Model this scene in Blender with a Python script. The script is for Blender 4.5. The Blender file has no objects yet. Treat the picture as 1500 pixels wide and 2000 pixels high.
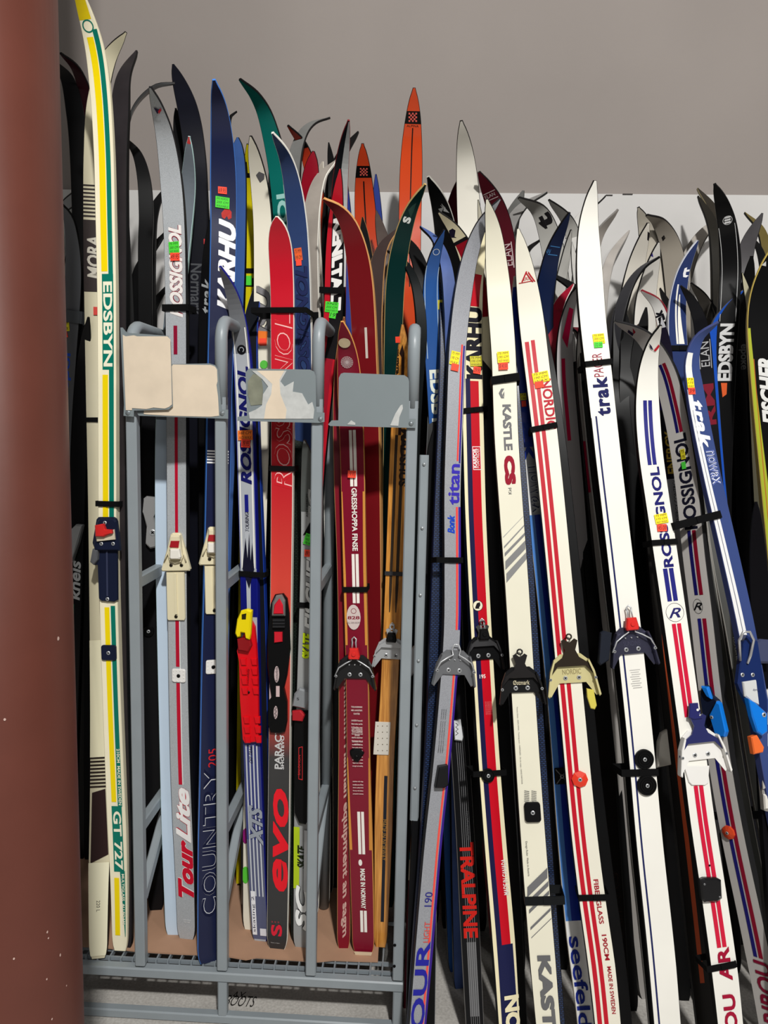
import bpy, bmesh, math, random
from mathutils import Vector, Matrix
random.seed(7)
R_ = math.radians
scene = bpy.context.scene
COL = scene.collection

# ------------------------------------------------------------------ camera
F = 1500.0
CAM = Vector((0, 0, 1.43))
RM = Matrix.Rotation(R_(2.7), 3, 'Z') @ Matrix.Rotation(R_(90 - 6.7), 3, 'X') @ Matrix.Rotation(R_(1.26), 3, 'Z')
cd = bpy.data.cameras.new('camera')
cam = bpy.data.objects.new('camera', cd)
COL.objects.link(cam)
cam.matrix_world = Matrix.Translation(CAM) @ RM.to_4x4()
cd.sensor_fit = 'VERTICAL'; cd.sensor_height = 36; cd.lens = 27; cd.clip_start = .02
scene.camera = cam

# ------------------------------------------------------------------ light
wd = bpy.data.worlds.new('world'); scene.world = wd; wd.use_nodes = True
wd.node_tree.nodes['Background'].inputs[0].default_value = (1.0, .97, .93, 1)
wd.node_tree.nodes['Background'].inputs[1].default_value = .06

def area(name, loc, target, sx, sy, power, col=(1, 1, 1)):
    l = bpy.data.lights.new(name, 'AREA'); l.shape = 'RECTANGLE'; l.size = sx; l.size_y = sy
    l.energy = power; l.color = col
    o = bpy.data.objects.new(name, l); COL.objects.link(o); o.location = loc
    o.rotation_euler = (Vector(target) - Vector(loc)).to_track_quat('-Z', 'Y').to_euler()
    return o
area('ceiling_lamp_key', (.72, -1.9, 4.5), (.2, 1.9, 1.0), .2, .2, 232, (1, .985, .95))
area('ceiling_lamp_fill', (2.4, -1.2, 4.0), (.3, 1.9, .9), .35, .35, 22, (1, .97, .93))
area('ceiling_lamp_far', (.7, -3.6, 3.4), (.3, 1.9, 1.0), 2.6, .5, 34, (1, .98, .96))
scene.view_settings.view_transform = 'Standard'
scene.view_settings.look = 'None'
scene.view_settings.gamma = 1
scene.view_settings.use_curve_mapping = False
scene.view_settings.exposure = 0.08

# ------------------------------------------------------------------ helpers
def proj(P):
    d = RM.transposed() @ (Vector(P) - CAM)
    return 750 + F * d.x / -d.z, 1000 - F * d.y / -d.z
def ray(px, py):
    return RM @ Vector(((px - 750) / F, -(py - 1000) / F, -1))
def at(px, py, Y):
    d = ray(px, py); return CAM + d * (Y / d.y)
def at_z(px, py, z):
    d = ray(px, py); return CAM + d * ((z - CAM.z) / d.z)
def on_plane(px, py, P0, N):
    d = ray(px, py); t = (P0 - CAM).dot(N) / d.dot(N); return CAM + d * t

def lin(c):
    return tuple(((v / 255) / 12.92 if v / 255 <= .04045 else (((v / 255) + .055) / 1.055) ** 2.4) for v in c) + (1,)
MATS = {}
def mat(c, rough=.4, metal=0.0, noise=0.0, nscale=30, flake=False, bump=0.0, coat=0.0, spec=None):
    if spec is None: spec = .15 if max(c) < 60 and rough > .33 else .4
    key = (tuple(c), rough, metal, noise, nscale, flake, bump, coat, spec)
    if key in MATS: return MATS[key]
    m = bpy.data.materials.new('paint_%d_%d_%d' % tuple(c)); m.use_nodes = True
    nt = m.node_tree; b = nt.nodes['Principled BSDF']
    b.inputs['Base Color'].default_value = lin(c)
    b.inputs['Roughness'].default_value = rough
    b.inputs['Metallic'].default_value = metal
    b.inputs['Specular IOR Level'].default_value = spec
    b.inputs['Coat Weight'].default_value = coat
    b.inputs['Coat Roughness'].default_value = .12
    if noise or flake or bump:
        tc = nt.nodes.new('ShaderNodeTexCoord')
        nz = nt.nodes.new('ShaderNodeTexNoise'); nz.inputs['Scale'].default_value = 900 if flake else nscale
        nz.inputs['Detail'].default_value = 2 if flake else 6
        nt.links.new(tc.outputs['Object'], nz.inputs['Vector'])
        if noise or flake:
            a = noise if noise else .22
            rp = nt.nodes.new('ShaderNodeValToRGB')
            rp.color_ramp.elements[0].position = .3; rp.color_ramp.elements[1].position = .7
            l = lin(c)
            rp.color_ramp.elements[0].color = tuple(x * (1 - a) for x in l[:3]) + (1,)
            rp.color_ramp.elements[1].color = tuple(min(1, x * (1 + a)) for x in l[:3]) + (1,)
            nt.links.new(nz.outputs['Fac'], rp.inputs['Fac'])
            nt.links.new(rp.outputs['Color'], b.inputs['Base Color'])
        if bump:
            bp = nt.nodes.new('ShaderNodeBump'); bp.inputs['Strength'].default_value = bump
            bp.inputs['Distance'].default_value = .004
            nt.links.new(nz.outputs['Fac'], bp.inputs['Height']); nt.links.new(bp.outputs['Normal'], b.inputs['Normal'])
    MATS[key] = m; return m

def link(o, parent=None):
    COL.objects.link(o)
    if parent is not None:
        o.parent = parent
        o.matrix_parent_inverse = parent.matrix_world.inverted() if False else Matrix.Translation(-parent.location)
    return o
def meshobj(name, verts, faces, mats, idx=None, parent=None, smooth=None):
    me = bpy.data.meshes.new(name); me.from_pydata([tuple(v) for v in verts], [], faces)
    for m in (mats if isinstance(mats, list) else [mats]): me.materials.append(m)
    if idx: me.polygons.foreach_set('material_index', idx)
    if smooth: me.polygons.foreach_set('use_smooth', smooth)
    me.update()
    return link(bpy.data.objects.new(name, me), parent)
def tag(o, label, cat=None, group=None, kind=None):
    if label: o['label'] = label
    if cat: o['category'] = cat
    if group: o['group'] = group
    if kind: o['kind'] = kind
    return o
def empty(name, loc, label, cat, group=None):
    o = bpy.data.objects.new(name, None); o.location = loc; o.empty_display_size = .05
    COL.objects.link(o); return tag(o, label, cat, group)

class MB:
    """collects shapes into one mesh"""
    def __init__(s): s.v = []; s.f = []; s.i = []; s.s = []; s.m = []
    def mi(s, m):
        if m not in s.m: s.m.append(m)
        return s.m.index(m)
    def face(s, vs, m, smooth=False):
        n = len(s.v); s.v += vs; s.f.append(tuple(range(n, n + len(vs)))); s.i.append(s.mi(m)); s.s.append(smooth)
    def box(s, c, sz, m, ax=None, bev=.0):
        """box centred c, full sizes sz, axes ax (3 unit vectors)"""
        ax = ax or (Vector((1, 0, 0)), Vector((0, 1, 0)), Vector((0, 0, 1)))
        c = Vector(c); h = [x / 2 for x in sz]; n = len(s.v); k = s.mi(m)
        if bev <= 0:
            for a in (-1, 1):
                for b in (-1, 1):
                    for d in (-1, 1): s.v.append(c + ax[0] * a * h[0] + ax[1] * b * h[1] + ax[2] * d * h[2])
            for q in ((0, 1, 3, 2), (4, 6, 7, 5), (0, 4, 5, 1), (2, 3, 7, 6), (0, 2, 6, 4), (1, 5, 7, 3)):
                s.f.append(tuple(n + j for j in q)); s.i.append(k); s.s.append(False)
        else:
            r = [(-h[0] + bev, -h[1]), (h[0] - bev, -h[1]), (h[0], -h[1] + bev), (h[0], h[1] - bev), (h[0] - bev, h[1]), (-h[0] + bev, h[1]), (-h[0], h[1] - bev), (-h[0], -h[1] + bev)]
            for d in (-1, 1):
                for a, b in r: s.v.append(c + ax[0] * a + ax[1] * b + ax[2] * d * h[2])
            for j in range(8):
                s.f.append((n + j, n + (j + 1) % 8, n + 8 + (j + 1) % 8, n + 8 + j)); s.i.append(k); s.s.append(False)
            s.f.append(tuple(n + 7 - j for j in range(8))); s.f.append(tuple(n + 8 + j for j in range(8))); s.i += [k, k]; s.s += [False, False]
    def beam(s, a, b, w, d, m, up=None, bev=.003):
        a = Vector(a); b = Vector(b); t = (b - a).normalized()
        up = Vector(up) if up else (Vector((1, 0, 0)) if abs(t.x) < .8 else Vector((0, 0, 1)))
        u = (up - t * up.dot(t)).normalized(); w2 = t.cross(u)
        s.box((a + b) / 2, (w, d, (b - a).length), m, (u, w2, t), bev)
    def tube(s, pts, r, m, n=8, closed=False):
        pts = [Vector(p) for p in pts]; k = s.mi(m); base = len(s.v); N = len(pts); prev = None
        for i, p in enumerate(pts):
            a = pts[i - 1] if (i > 0 or closed) else p; b = pts[(i + 1) % N] if (i < N - 1 or closed) else p
            t = (b - a).normalized()
            if prev is None: prev = t.orthogonal().normalized()
            u = (prev - t * prev.dot(t)).normalized(); prev = u; w = t.cross(u)
            for j in range(n):
                an = 2 * math.pi * j / n; s.v.append(p + (u * math.cos(an) + w * math.sin(an)) * r)
        for i in range(N if closed else N - 1):
            for j in range(n):
                s.f.append((base + i * n + j, base + i * n + (j + 1) % n, base + ((i + 1) % N) * n + (j + 1) % n, base + ((i + 1) % N) * n + j)); s.i.append(k); s.s.append(True)
        if not closed:
            s.f.append(tuple(base + n - 1 - j for j in range(n))); s.f.append(tuple(base + (N - 1) * n + j for j in range(n))); s.i += [k, k]; s.s += [False, False]
    def lathe(s, c, ax, prof, m, n=20):
        """prof: list of (radius, height) along ax"""
        ax = Vector(ax).normalized(); u = ax.orthogonal().normalized(); w = ax.cross(u); base = len(s.v); k = s.mi(m)
        for r, h in prof:
            for j in range(n):
                an = 2 * math.pi * j / n; s.v.append(Vector(c) + ax * h + (u * math.cos(an) + w * math.sin(an)) * r)
        for i in range(len(prof) - 1):
            for j in range(n):
                s.f.append((base + i * n + j, base + i * n + (j + 1) % n, base + (i + 1) * n + (j + 1) % n, base + (i + 1) * n + j)); s.i.append(k); s.s.append(False)
        s.f.append(tuple(base + (len(prof) - 1) * n + j for j in range(n))); s.i.append(k); s.s.append(False)
    def prism(s, out, off0, off1, m, Nf, bev=.0, mtop=None):
        """out: 3D outline; extruded along Nf from off0 to off1 with a chamfered top"""
        n = len(out); base = len(s.v); k = s.mi(m); kt = s.mi(mtop or m)
        c = sum(out, Vector()) / n
        bev = min(bev, (off1 - off0) * .5)
        rings = [[p + Nf * off0 for p in out], [p + Nf * (off1 - bev) for p in out]]
        if bev > 0: rings.append([p + (c - p).normalized() * bev + Nf * off1 for p in out])
        for r in rings: s.v += r
        for q in range(len(rings) - 1):
            for j in range(n):
                s.f.append((base + q * n + j, base + q * n + (j + 1) % n, base + (q + 1) * n + (j + 1) % n, base + (q + 1) * n + j)); s.i.append(k); s.s.append(False)
        s.f.append(tuple(base + (len(rings) - 1) * n + j for j in range(n))); s.i.append(kt); s.s.append(False)
        s.f.append(tuple(base + n - 1 - j for j in range(n))); s.i.append(k); s.s.append(False)
    def build(s, name, parent=None, loc=None):
        return meshobj(name, s.v, s.f, s.m, s.i, parent, s.s)

# lettering: the built-in font turned into flat outlines
_TX = {}
def text2d(t, bold=0.0, shear=0.0, space=1.0):
    key = (t, bold, shear, space)
    if key in _TX: return _TX[key]
    cu = bpy.data.curves.new('txt', 'FONT'); cu.body = t; cu.size = 1; cu.offset = bold; cu.shear = shear
    cu.space_character = space; cu.resolution_u = 3; cu.fill_mode = 'FRONT'
    o = bpy.data.objects.new('txt', cu); COL.objects.link(o)
    bpy.context.view_layer.update()
    me = bpy.data.meshes.new_from_object(o.evaluated_get(bpy.context.evaluated_depsgraph_get()))
    V = [(v.co.x, v.co.y) for v in me.vertices]; P = [tuple(p.vertices) for p in me.polygons]
    bpy.data.objects.remove(o); bpy.data.curves.remove(cu); bpy.data.meshes.remove(me)
    if V:
        x0 = min(v[0] for v in V); x1 = max(v[0] for v in V); y0 = min(v[1] for v in V); y1 = max(v[1] for v in V)
        V = [((x - x0) / max(1e-6, x1 - x0), (y - y0) / max(1e-6, y1 - y0)) for x, y in V]
    _TX[key] = (V, P); return _TX[key]

# ------------------------------------------------------------------ the place
WALL_Y = 2.45
def struct(o): o['kind'] = 'structure'; return o
def wallmat(c, seed, bump=.12):
    m = bpy.data.materials.new('painted_wall'); m.use_nodes = True; nt = m.node_tree; b = nt.nodes['Principled BSDF']
    b.inputs['Roughness'].default_value = .75
    tc = nt.nodes.new('ShaderNodeTexCoord'); n = nt.nodes.new('ShaderNodeTexNoise'); n.inputs['Scale'].default_value = 1.7 + seed
    n.inputs['Detail'].default_value = 8
    rp = nt.nodes.new('ShaderNodeValToRGB'); l = lin(c)
    rp.color_ramp.elements[0].position = .35; rp.color_ramp.elements[1].position = .7
    rp.color_ramp.elements[0].color = tuple(x * .93 for x in l[:3]) + (1,); rp.color_ramp.elements[1].color = tuple(x * 1.04 for x in l[:3]) + (1,)
    n2 = nt.nodes.new('ShaderNodeTexNoise'); n2.inputs['Scale'].default_value = 60; bp = nt.nodes.new('ShaderNodeBump')
    bp.inputs['Strength'].default_value = bump; bp.inputs['Distance'].default_value = .002
    nt.links.new(tc.outputs['Object'], n.inputs['Vector']); nt.links.new(tc.outputs['Object'], n2.inputs['Vector'])
    nt.links.new(n.outputs['Fac'], rp.inputs['Fac']); nt.links.new(rp.outputs['Color'], b.inputs['Base Color'])
    nt.links.new(n2.outputs['Fac'], bp.inputs['Height']); nt.links.new(bp.outputs['Normal'], b.inputs['Normal'])
    return m
mb = MB(); mb.box((0, WALL_Y + .08, 2.0), (7, .12, 4.0), wallmat((136, 128, 123), 0)); struct(mb.build('wall_back'))
mb = MB(); mb.box((0, WALL_Y + .01, 1.065), (7, .016, 2.13), wallmat((196, 194, 192), 1)); 
mk = mat((60, 56, 54), .8)
for px, py, L in ((1190, 381, .02), (1226, 379, .03), (1375, 90, .022)):
    p = at(px, py, WALL_Y + (0 if py > 300 else .02)); y = (WALL_Y if py > 300 else WALL_Y + .018)
    if py > 300: mb.box((p.x, y, p.z), (L, .0015, .0025), mk)
struct(mb.build('trim_1'))

def floormat():
    m = bpy.data.materials.new('concrete_floor'); m.use_nodes = True; nt = m.node_tree; b = nt.nodes['Principled BSDF']
    b.inputs['Roughness'].default_value = .6
    tc = nt.nodes.new('ShaderNodeTexCoord'); mx = []
    for sc, a, c in ((5, (176, 172, 166), (196, 192, 186)), (160, (150, 146, 141), (206, 203, 198))):
        n = nt.nodes.new('ShaderNodeTexNoise'); n.inputs['Scale'].default_value = sc; n.inputs['Detail'].default_value = 7
        rp = nt.nodes.new('ShaderNodeValToRGB'); rp.color_ramp.elements[0].position = .35; rp.color_ramp.elements[1].position = .65
        rp.color_ramp.elements[0].color = lin(a); rp.color_ramp.elements[1].color = lin(c)
        nt.links.new(tc.outputs['Object'], n.inputs['Vector']); nt.links.new(n.outputs['Fac'], rp.inputs['Fac']); mx.append(rp)
    mi = nt.nodes.new('ShaderNodeMixRGB'); mi.inputs[0].default_value = .4
    nt.links.new(mx[0].outputs[0], mi.inputs[1]); nt.links.new(mx[1].outputs[0], mi.inputs[2]); nt.links.new(mi.outputs[0], b.inputs['Base Color'])
    return m
mb = MB(); mb.box((0, .5, -.05), (7, 5, .1), floormat()); fl = mb.build('floor')
struct(fl)
# felt-pen scribble on the concrete
mb = MB(); ink = mat((40, 38, 36), .7)
for t, px, py, w, h in (('AX', 466, 1944, .035, .016), ('BOOTS', 470, 1955, .075, .022)):
    V, P = text2d(t, 0, .3); o = at_z(px, py, .0008)
    n = len(mb.v); mb.v += [o + Vector(((x - .5) * w, (y - .5) * h * 1.6, 0)) for x, y in V]
    k = mb.mi(ink)
    for q in P: mb.f.append(tuple(n + j for j in q)); mb.i.append(k); mb.s.append(False)
tag(mb.build('floor_marking'), 'small black felt-pen scribble on the concrete floor under the rack', 'marking')

# brown steel column at the left edge
cx = at(124, 1000, .95); rad = .098
mb = MB(); prof = [(rad, -.0), (rad, 4.0)]
mb.lathe((cx.x - rad, .95, 0), (0, 0, 1), prof, mat((92, 49, 39), .42, 0, .09, 9, bump=.15), 64)
chip = mat((196, 168, 158), .6)
for px, py in ((92, 1820), (117, 1865), (91, 1912), (129, 1925), (101, 1990), (27, 1872), (113, 1247), (9, 1405), (94, 1832)):
    d = ray(px, py); o = Vector((cx.x - rad, .95, 0))
    a = d.x ** 2 + d.y ** 2; bq = -2 * (d.x * o.x + d.y * o.y); cq = o.x ** 2 + o.y ** 2 - rad ** 2
    disc = bq * bq - 4 * a * cq
    if disc < 0: continue
    t = (-bq - math.sqrt(disc)) / (2 * a); p = CAM + d * t; n = Vector((p.x - o.x, p.y - o.y, 0)).normalized()
    u = Vector((0, 0, 1)).cross(n); rr = random.uniform(.001, .0026)
    mb.face([p + n * .0006 + u * rr * math.cos(q) * random.uniform(.6, 1.2) + Vector((0, 0, 1)) * rr * 1.3 * math.sin(q) for q in [i * 1.05 for i in range(6)]], chip)
for f in range(64): mb.s[f] = True
col = mb.build('steel_column'); tag(col, 'round brown painted steel column with paint chips at the left edge', 'column')

# ------------------------------------------------------------------ ski rack
RY = 1.66; SZ = .138
grey = mat((140, 148, 153), .38, .0, .04, 14)
rack = empty('ski_rack', (-.4, RY, 0), 'grey steel ski rack with four upright posts and bent tube tops', 'rack')
PX = [-.632, -.436, -.226, -.022]
TOPZ = [1.635, 1.65, 1.65, 1.64]
def arc(c, r, a0, a1, n=7): return [Vector((c[0], c[1] + r * math.cos(a0 + (a1 - a0) * i / n), c[2] + r * math.sin(a0 + (a1 - a0) * i / n))) for i in range(n + 1)]
for i, x in enumerate(PX):
    mb = MB(); z1 = TOPZ[i]
    top = z1 - .055
    mb.beam((x, RY, SZ + .002), (x, RY, 1.475), .024, .024, grey, bev=.0025)
    pts = [Vector((x, RY, 1.46)), Vector((x, RY, top))] + arc((x, RY + .045, top), .045, math.pi, math.pi / 2)
    back = RY + .235
    pts += arc((x, back - .045, top), .045, math.pi / 2, 0) + [Vector((x, back, SZ + .01))]
    mb.tube(pts, .0135, grey, 12)
    for z in (1.06, .48): mb.beam((x, RY + .012, z), (x, back, z + .0), .02, .028, grey)
    mb.beam((x, RY + .012, .30), (x, back + .2, .62), .02, .028, grey)
    mb.build('post', rack)
# side rail beyond the last post
mb = MB(); mb.beam((PX[3] + .028, RY + .02, .52), (PX[3] + .028, RY + .02, 1.36), .02, .012, grey)
for z in (1.34, 1.2, 1.05, .9, .75, .6): mb.lathe((PX[3] + .028, RY + .013, z), (0, -1, 0), [(.004, 0), (.003, .002), (0.001, .003)], mat((170, 175, 178), .3, .5), 10)
mb.build('side_rail', rack)
# lower frame
xl, xr = -1.0, PX[3] + .013
mb = MB(); mb.beam((xl, RY, SZ - .017), (xr, RY, SZ - .017), .024, .024, grey, up=(0, 1, 0)); mb.build('front_rail', rack)
mb = MB(); mb.beam((xl, RY, .012), (xr, RY, .012), .022, .022, grey, up=(0, 1, 0)); mb.build('floor_rail', rack)
mb = MB(); mb.beam((xl, RY + .62, SZ - .016), (xr, RY + .62, SZ - .016), .022, .03, grey, up=(0, 1, 0)); mb.build('rear_rail', rack)
mb = MB(); mb.beam((xl, RY + .62, .012), (xr, RY + .62, .012), .022, .022, grey, up=(0, 1, 0)); mb.build('rear_floor_rail', rack)
for x in (-.85, PX[1], xr - .012):
    for y in (RY, RY + .62):
        mb = MB(); mb.beam((x, y + .0005, 0.0235), (x, y + .0005, SZ - .03), .022, .022, grey); mb.build('leg', rack)
for x in (-.85, xr - .012):
    mb = MB(); mb.beam((x, RY + .01, .012), (x, RY + .61, .012), .022, .02, grey); mb.build('end_rail', rack)
    mb = MB(); mb.beam((x, RY + .01, .1), (x, RY + .61, SZ - .02), .022, .02, grey); mb.build('end_rail', rack)
mb = MB(); mb.beam((PX[3] + .0, RY + .62, SZ), (PX[3] + .0, RY + .62, 1.3), .024, .024, grey); mb.build('rear_post', rack)
# grate shelf
mb = MB(); gm = mat((128, 136, 142), .4)
x = xl
while x < xr: mb.box((x, RY + .31, SZ - .004), (.0035, .6, .012), gm); x += .0285
for y in (RY + .018, RY + .048, RY + .2, RY + .35, RY + .5): mb.box(((xl + xr) / 2, y, SZ - .004), (xr - xl, .0035, .01), gm)
mb.build('grate_shelf', rack)
# holes in the end post
mb = MB()
for px, py in ((771, 1846), (770, 1887)):
    p = at(px, py, RY - .0135); mb.lathe(p, (0, -1, 0), [(.0036, 0), (.0036, .0006)], mat((8, 8, 9), .9), 14)
mb.build('bolt_hole', rack)

# sign plates bolted across the posts
def round_rect(x0, x1, z0, z1, r, y, corners=(1, 1, 1, 1), n=5):
    out = []
    for (cx_, cz_, a0, k) in ((x1 - r, z0 + r, -90, corners[0]), (x1 - r, z1 - r, 0, corners[1]), (x0 + r, z1 - r, 90, corners[2]), (x0 + r, z0 + r, 180, corners[3])):
        if k:
            for i in range(n + 1):
                a = R_(a0 + 90 * i / n); out.append(Vector((cx_ + r * math.cos(a), y, cz_ + r * math.sin(a))))
        else:
            sx = 1 if cx_ > (x0 + x1) / 2 else -1; sz = 1 if cz_ > (z0 + z1) / 2 else -1
            out.append(Vector((x1 if sx > 0 else x0, y, z1 if sz > 0 else z0)))
    return out
Nf = Vector((0, -1, 0)); paper = mat((216, 200, 178), .85, 0, .05, 25); torn = mat((186, 188, 186), .8, 0, .1, 60)
olive = mat((118, 120, 104), .7, 0, .2, 40); plateg = mat((122, 131, 134), .36, 0, .03, 10)
def pxs(l, Y): return [at(a, b, Y) for a, b in l]
def plate(out_px, papers, screws, label, Y):
    mb = MB(); o = pxs(out_px, Y); mb.prism(o, 0, .0025, plateg, Nf)
    pl = mb.build('sign_plate', rack); pl['label'] = label
    k = 0
    for poly, m in papers:
        k += 1; mb = MB(); mb.prism(pxs(poly, Y - .0025), 0.0001, .0008 + .0003 * k, m, Nf)
        q = mb.build('paper_remnant', pl)
    for px, py in screws:
        mb = MB(); mb.lathe(at(px, py, Y - .0025), (0, -1, 0), [(.0055, 0), (.005, .0015), (.003, .003), (.0005, .0035)], mat((150, 158, 162), .3, .6), 16)
        mb.build('screw', pl)
plate([(268, 806), (282, 712), (410, 710), (420, 713), (427, 722), (433, 800), (446, 800), (446, 818), (272, 812)],
      [([(281, 808), (283, 780), (330, 790), (332, 722), (338, 712), (412, 713), (420, 716), (424, 722), (425, 745), (423, 752), (426, 775), (428, 812), (412, 814), (330, 812), (282, 809)], paper)],
      [(434, 807)], 'wide steel plate with beige paper, second from left', RY - .0165)
plate([(240, 640), (236, 640), (243, 790), (242, 812), (262, 814), (262, 802), (330, 800), (338, 793), (334, 668), (328, 656), (248, 650)],
      [([(240, 654), (246, 657), (262, 655), (268, 657), (327, 657), (333, 663), (334, 700), (336, 790), (330, 795), (322, 798), (300, 796), (286, 799), (258, 797), (258, 801), (246, 801)], paper)],
      [(250, 806)], 'tall steel plate covered in beige paper, leftmost', RY - .024)
plate([(464, 822), (465, 814), (483, 812), (480, 728), (486, 720), (606, 722), (614, 726), (617, 735), (618, 805), (634, 806), (634, 824), (622, 826)],
      [([(484, 745), (495, 730), (510, 735), (514, 760), (512, 790), (490, 792), (484, 770)], olive),
       ([(492, 724), (560, 724), (548, 745), (556, 755), (574, 745), (572, 765), (590, 768), (602, 790), (610, 785), (614, 800), (612, 818), (488, 818), (486, 806), (500, 800), (512, 792), (514, 770), (524, 755), (512, 740)], torn),
       ([(502, 724), (556, 724), (546, 742), (548, 770), (560, 800), (558, 818), (516, 818), (520, 790), (530, 770), (532, 750), (516, 735)], paper)],
      [(626, 818)], 'steel plate with torn paper and glue residue', RY - .0165)
plate([(641, 829), (648, 821), (661, 821), (662, 738), (666, 730), (672, 728), (790, 733), (797, 738), (799, 745), (799, 818), (812, 818), (812, 836), (700, 833), (645, 832)],
      [([(678, 829), (686, 821), (694, 826), (694, 830)], torn), ([(762, 831), (772, 808), (782, 792), (786, 790), (787, 798), (780, 815), (778, 832)], torn)],
      [(803, 827)], 'bare grey steel plate, rightmost', RY - .0165)

# cardboard lying on the shelf
def cardmat():
    m = mat((172, 134, 108), .85, 0, .08, 12); return m
mb = MB()
fr = [(150, 1850), (190, 1851), (238, 1856), (262, 1859), (300, 1862), (350, 1865), (385, 1866), (440, 1869), (480, 1876), (500, 1872), (560, 1876), (620, 1880), (650, 1877), (700, 1879), (738, 1880)]
out = [at_z(a, b, SZ + .0025) for a, b in fr]
out += [at_z(748, 1700, SZ + .0025), Vector((-.62, RY + .5, SZ + .0025)), Vector((-1.0, RY + .5, SZ + .0025)), Vector((-1.0, out[0].y, SZ + .0025))]
mb.prism(out, 0, .004, cardmat(), Vector((0, 0, 1)))
cb = mb.build('cardboard_sheet'); tag(cb, 'brown cardboard sheet with torn front edge lying on the rack shelf', 'cardboard')
CZ = SZ + .0066
# ------------------------------------------------------------------ ski builder
def catmull(P, k=8):
    out = []
    n = len(P)
    for i in range(n - 1):
        p0 = P[i - 1] if i > 0 else P[0] * 2 - P[1]; p1 = P[i]; p2 = P[i + 1]; p3 = P[i + 2] if i + 2 < n else P[n - 1] * 2 - P[n - 2]
        for j in range(k):
            t = j / k; t2 = t * t; t3 = t2 * t
            out.append(.5 * ((2 * p1) + (-p0 + p2) * t + (2 * p0 - 5 * p1 + 4 * p2 - p3) * t2 + (-p0 + 3 * p1 - 3 * p2 + p3) * t3))
    out.append(P[-1]); return out

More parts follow.
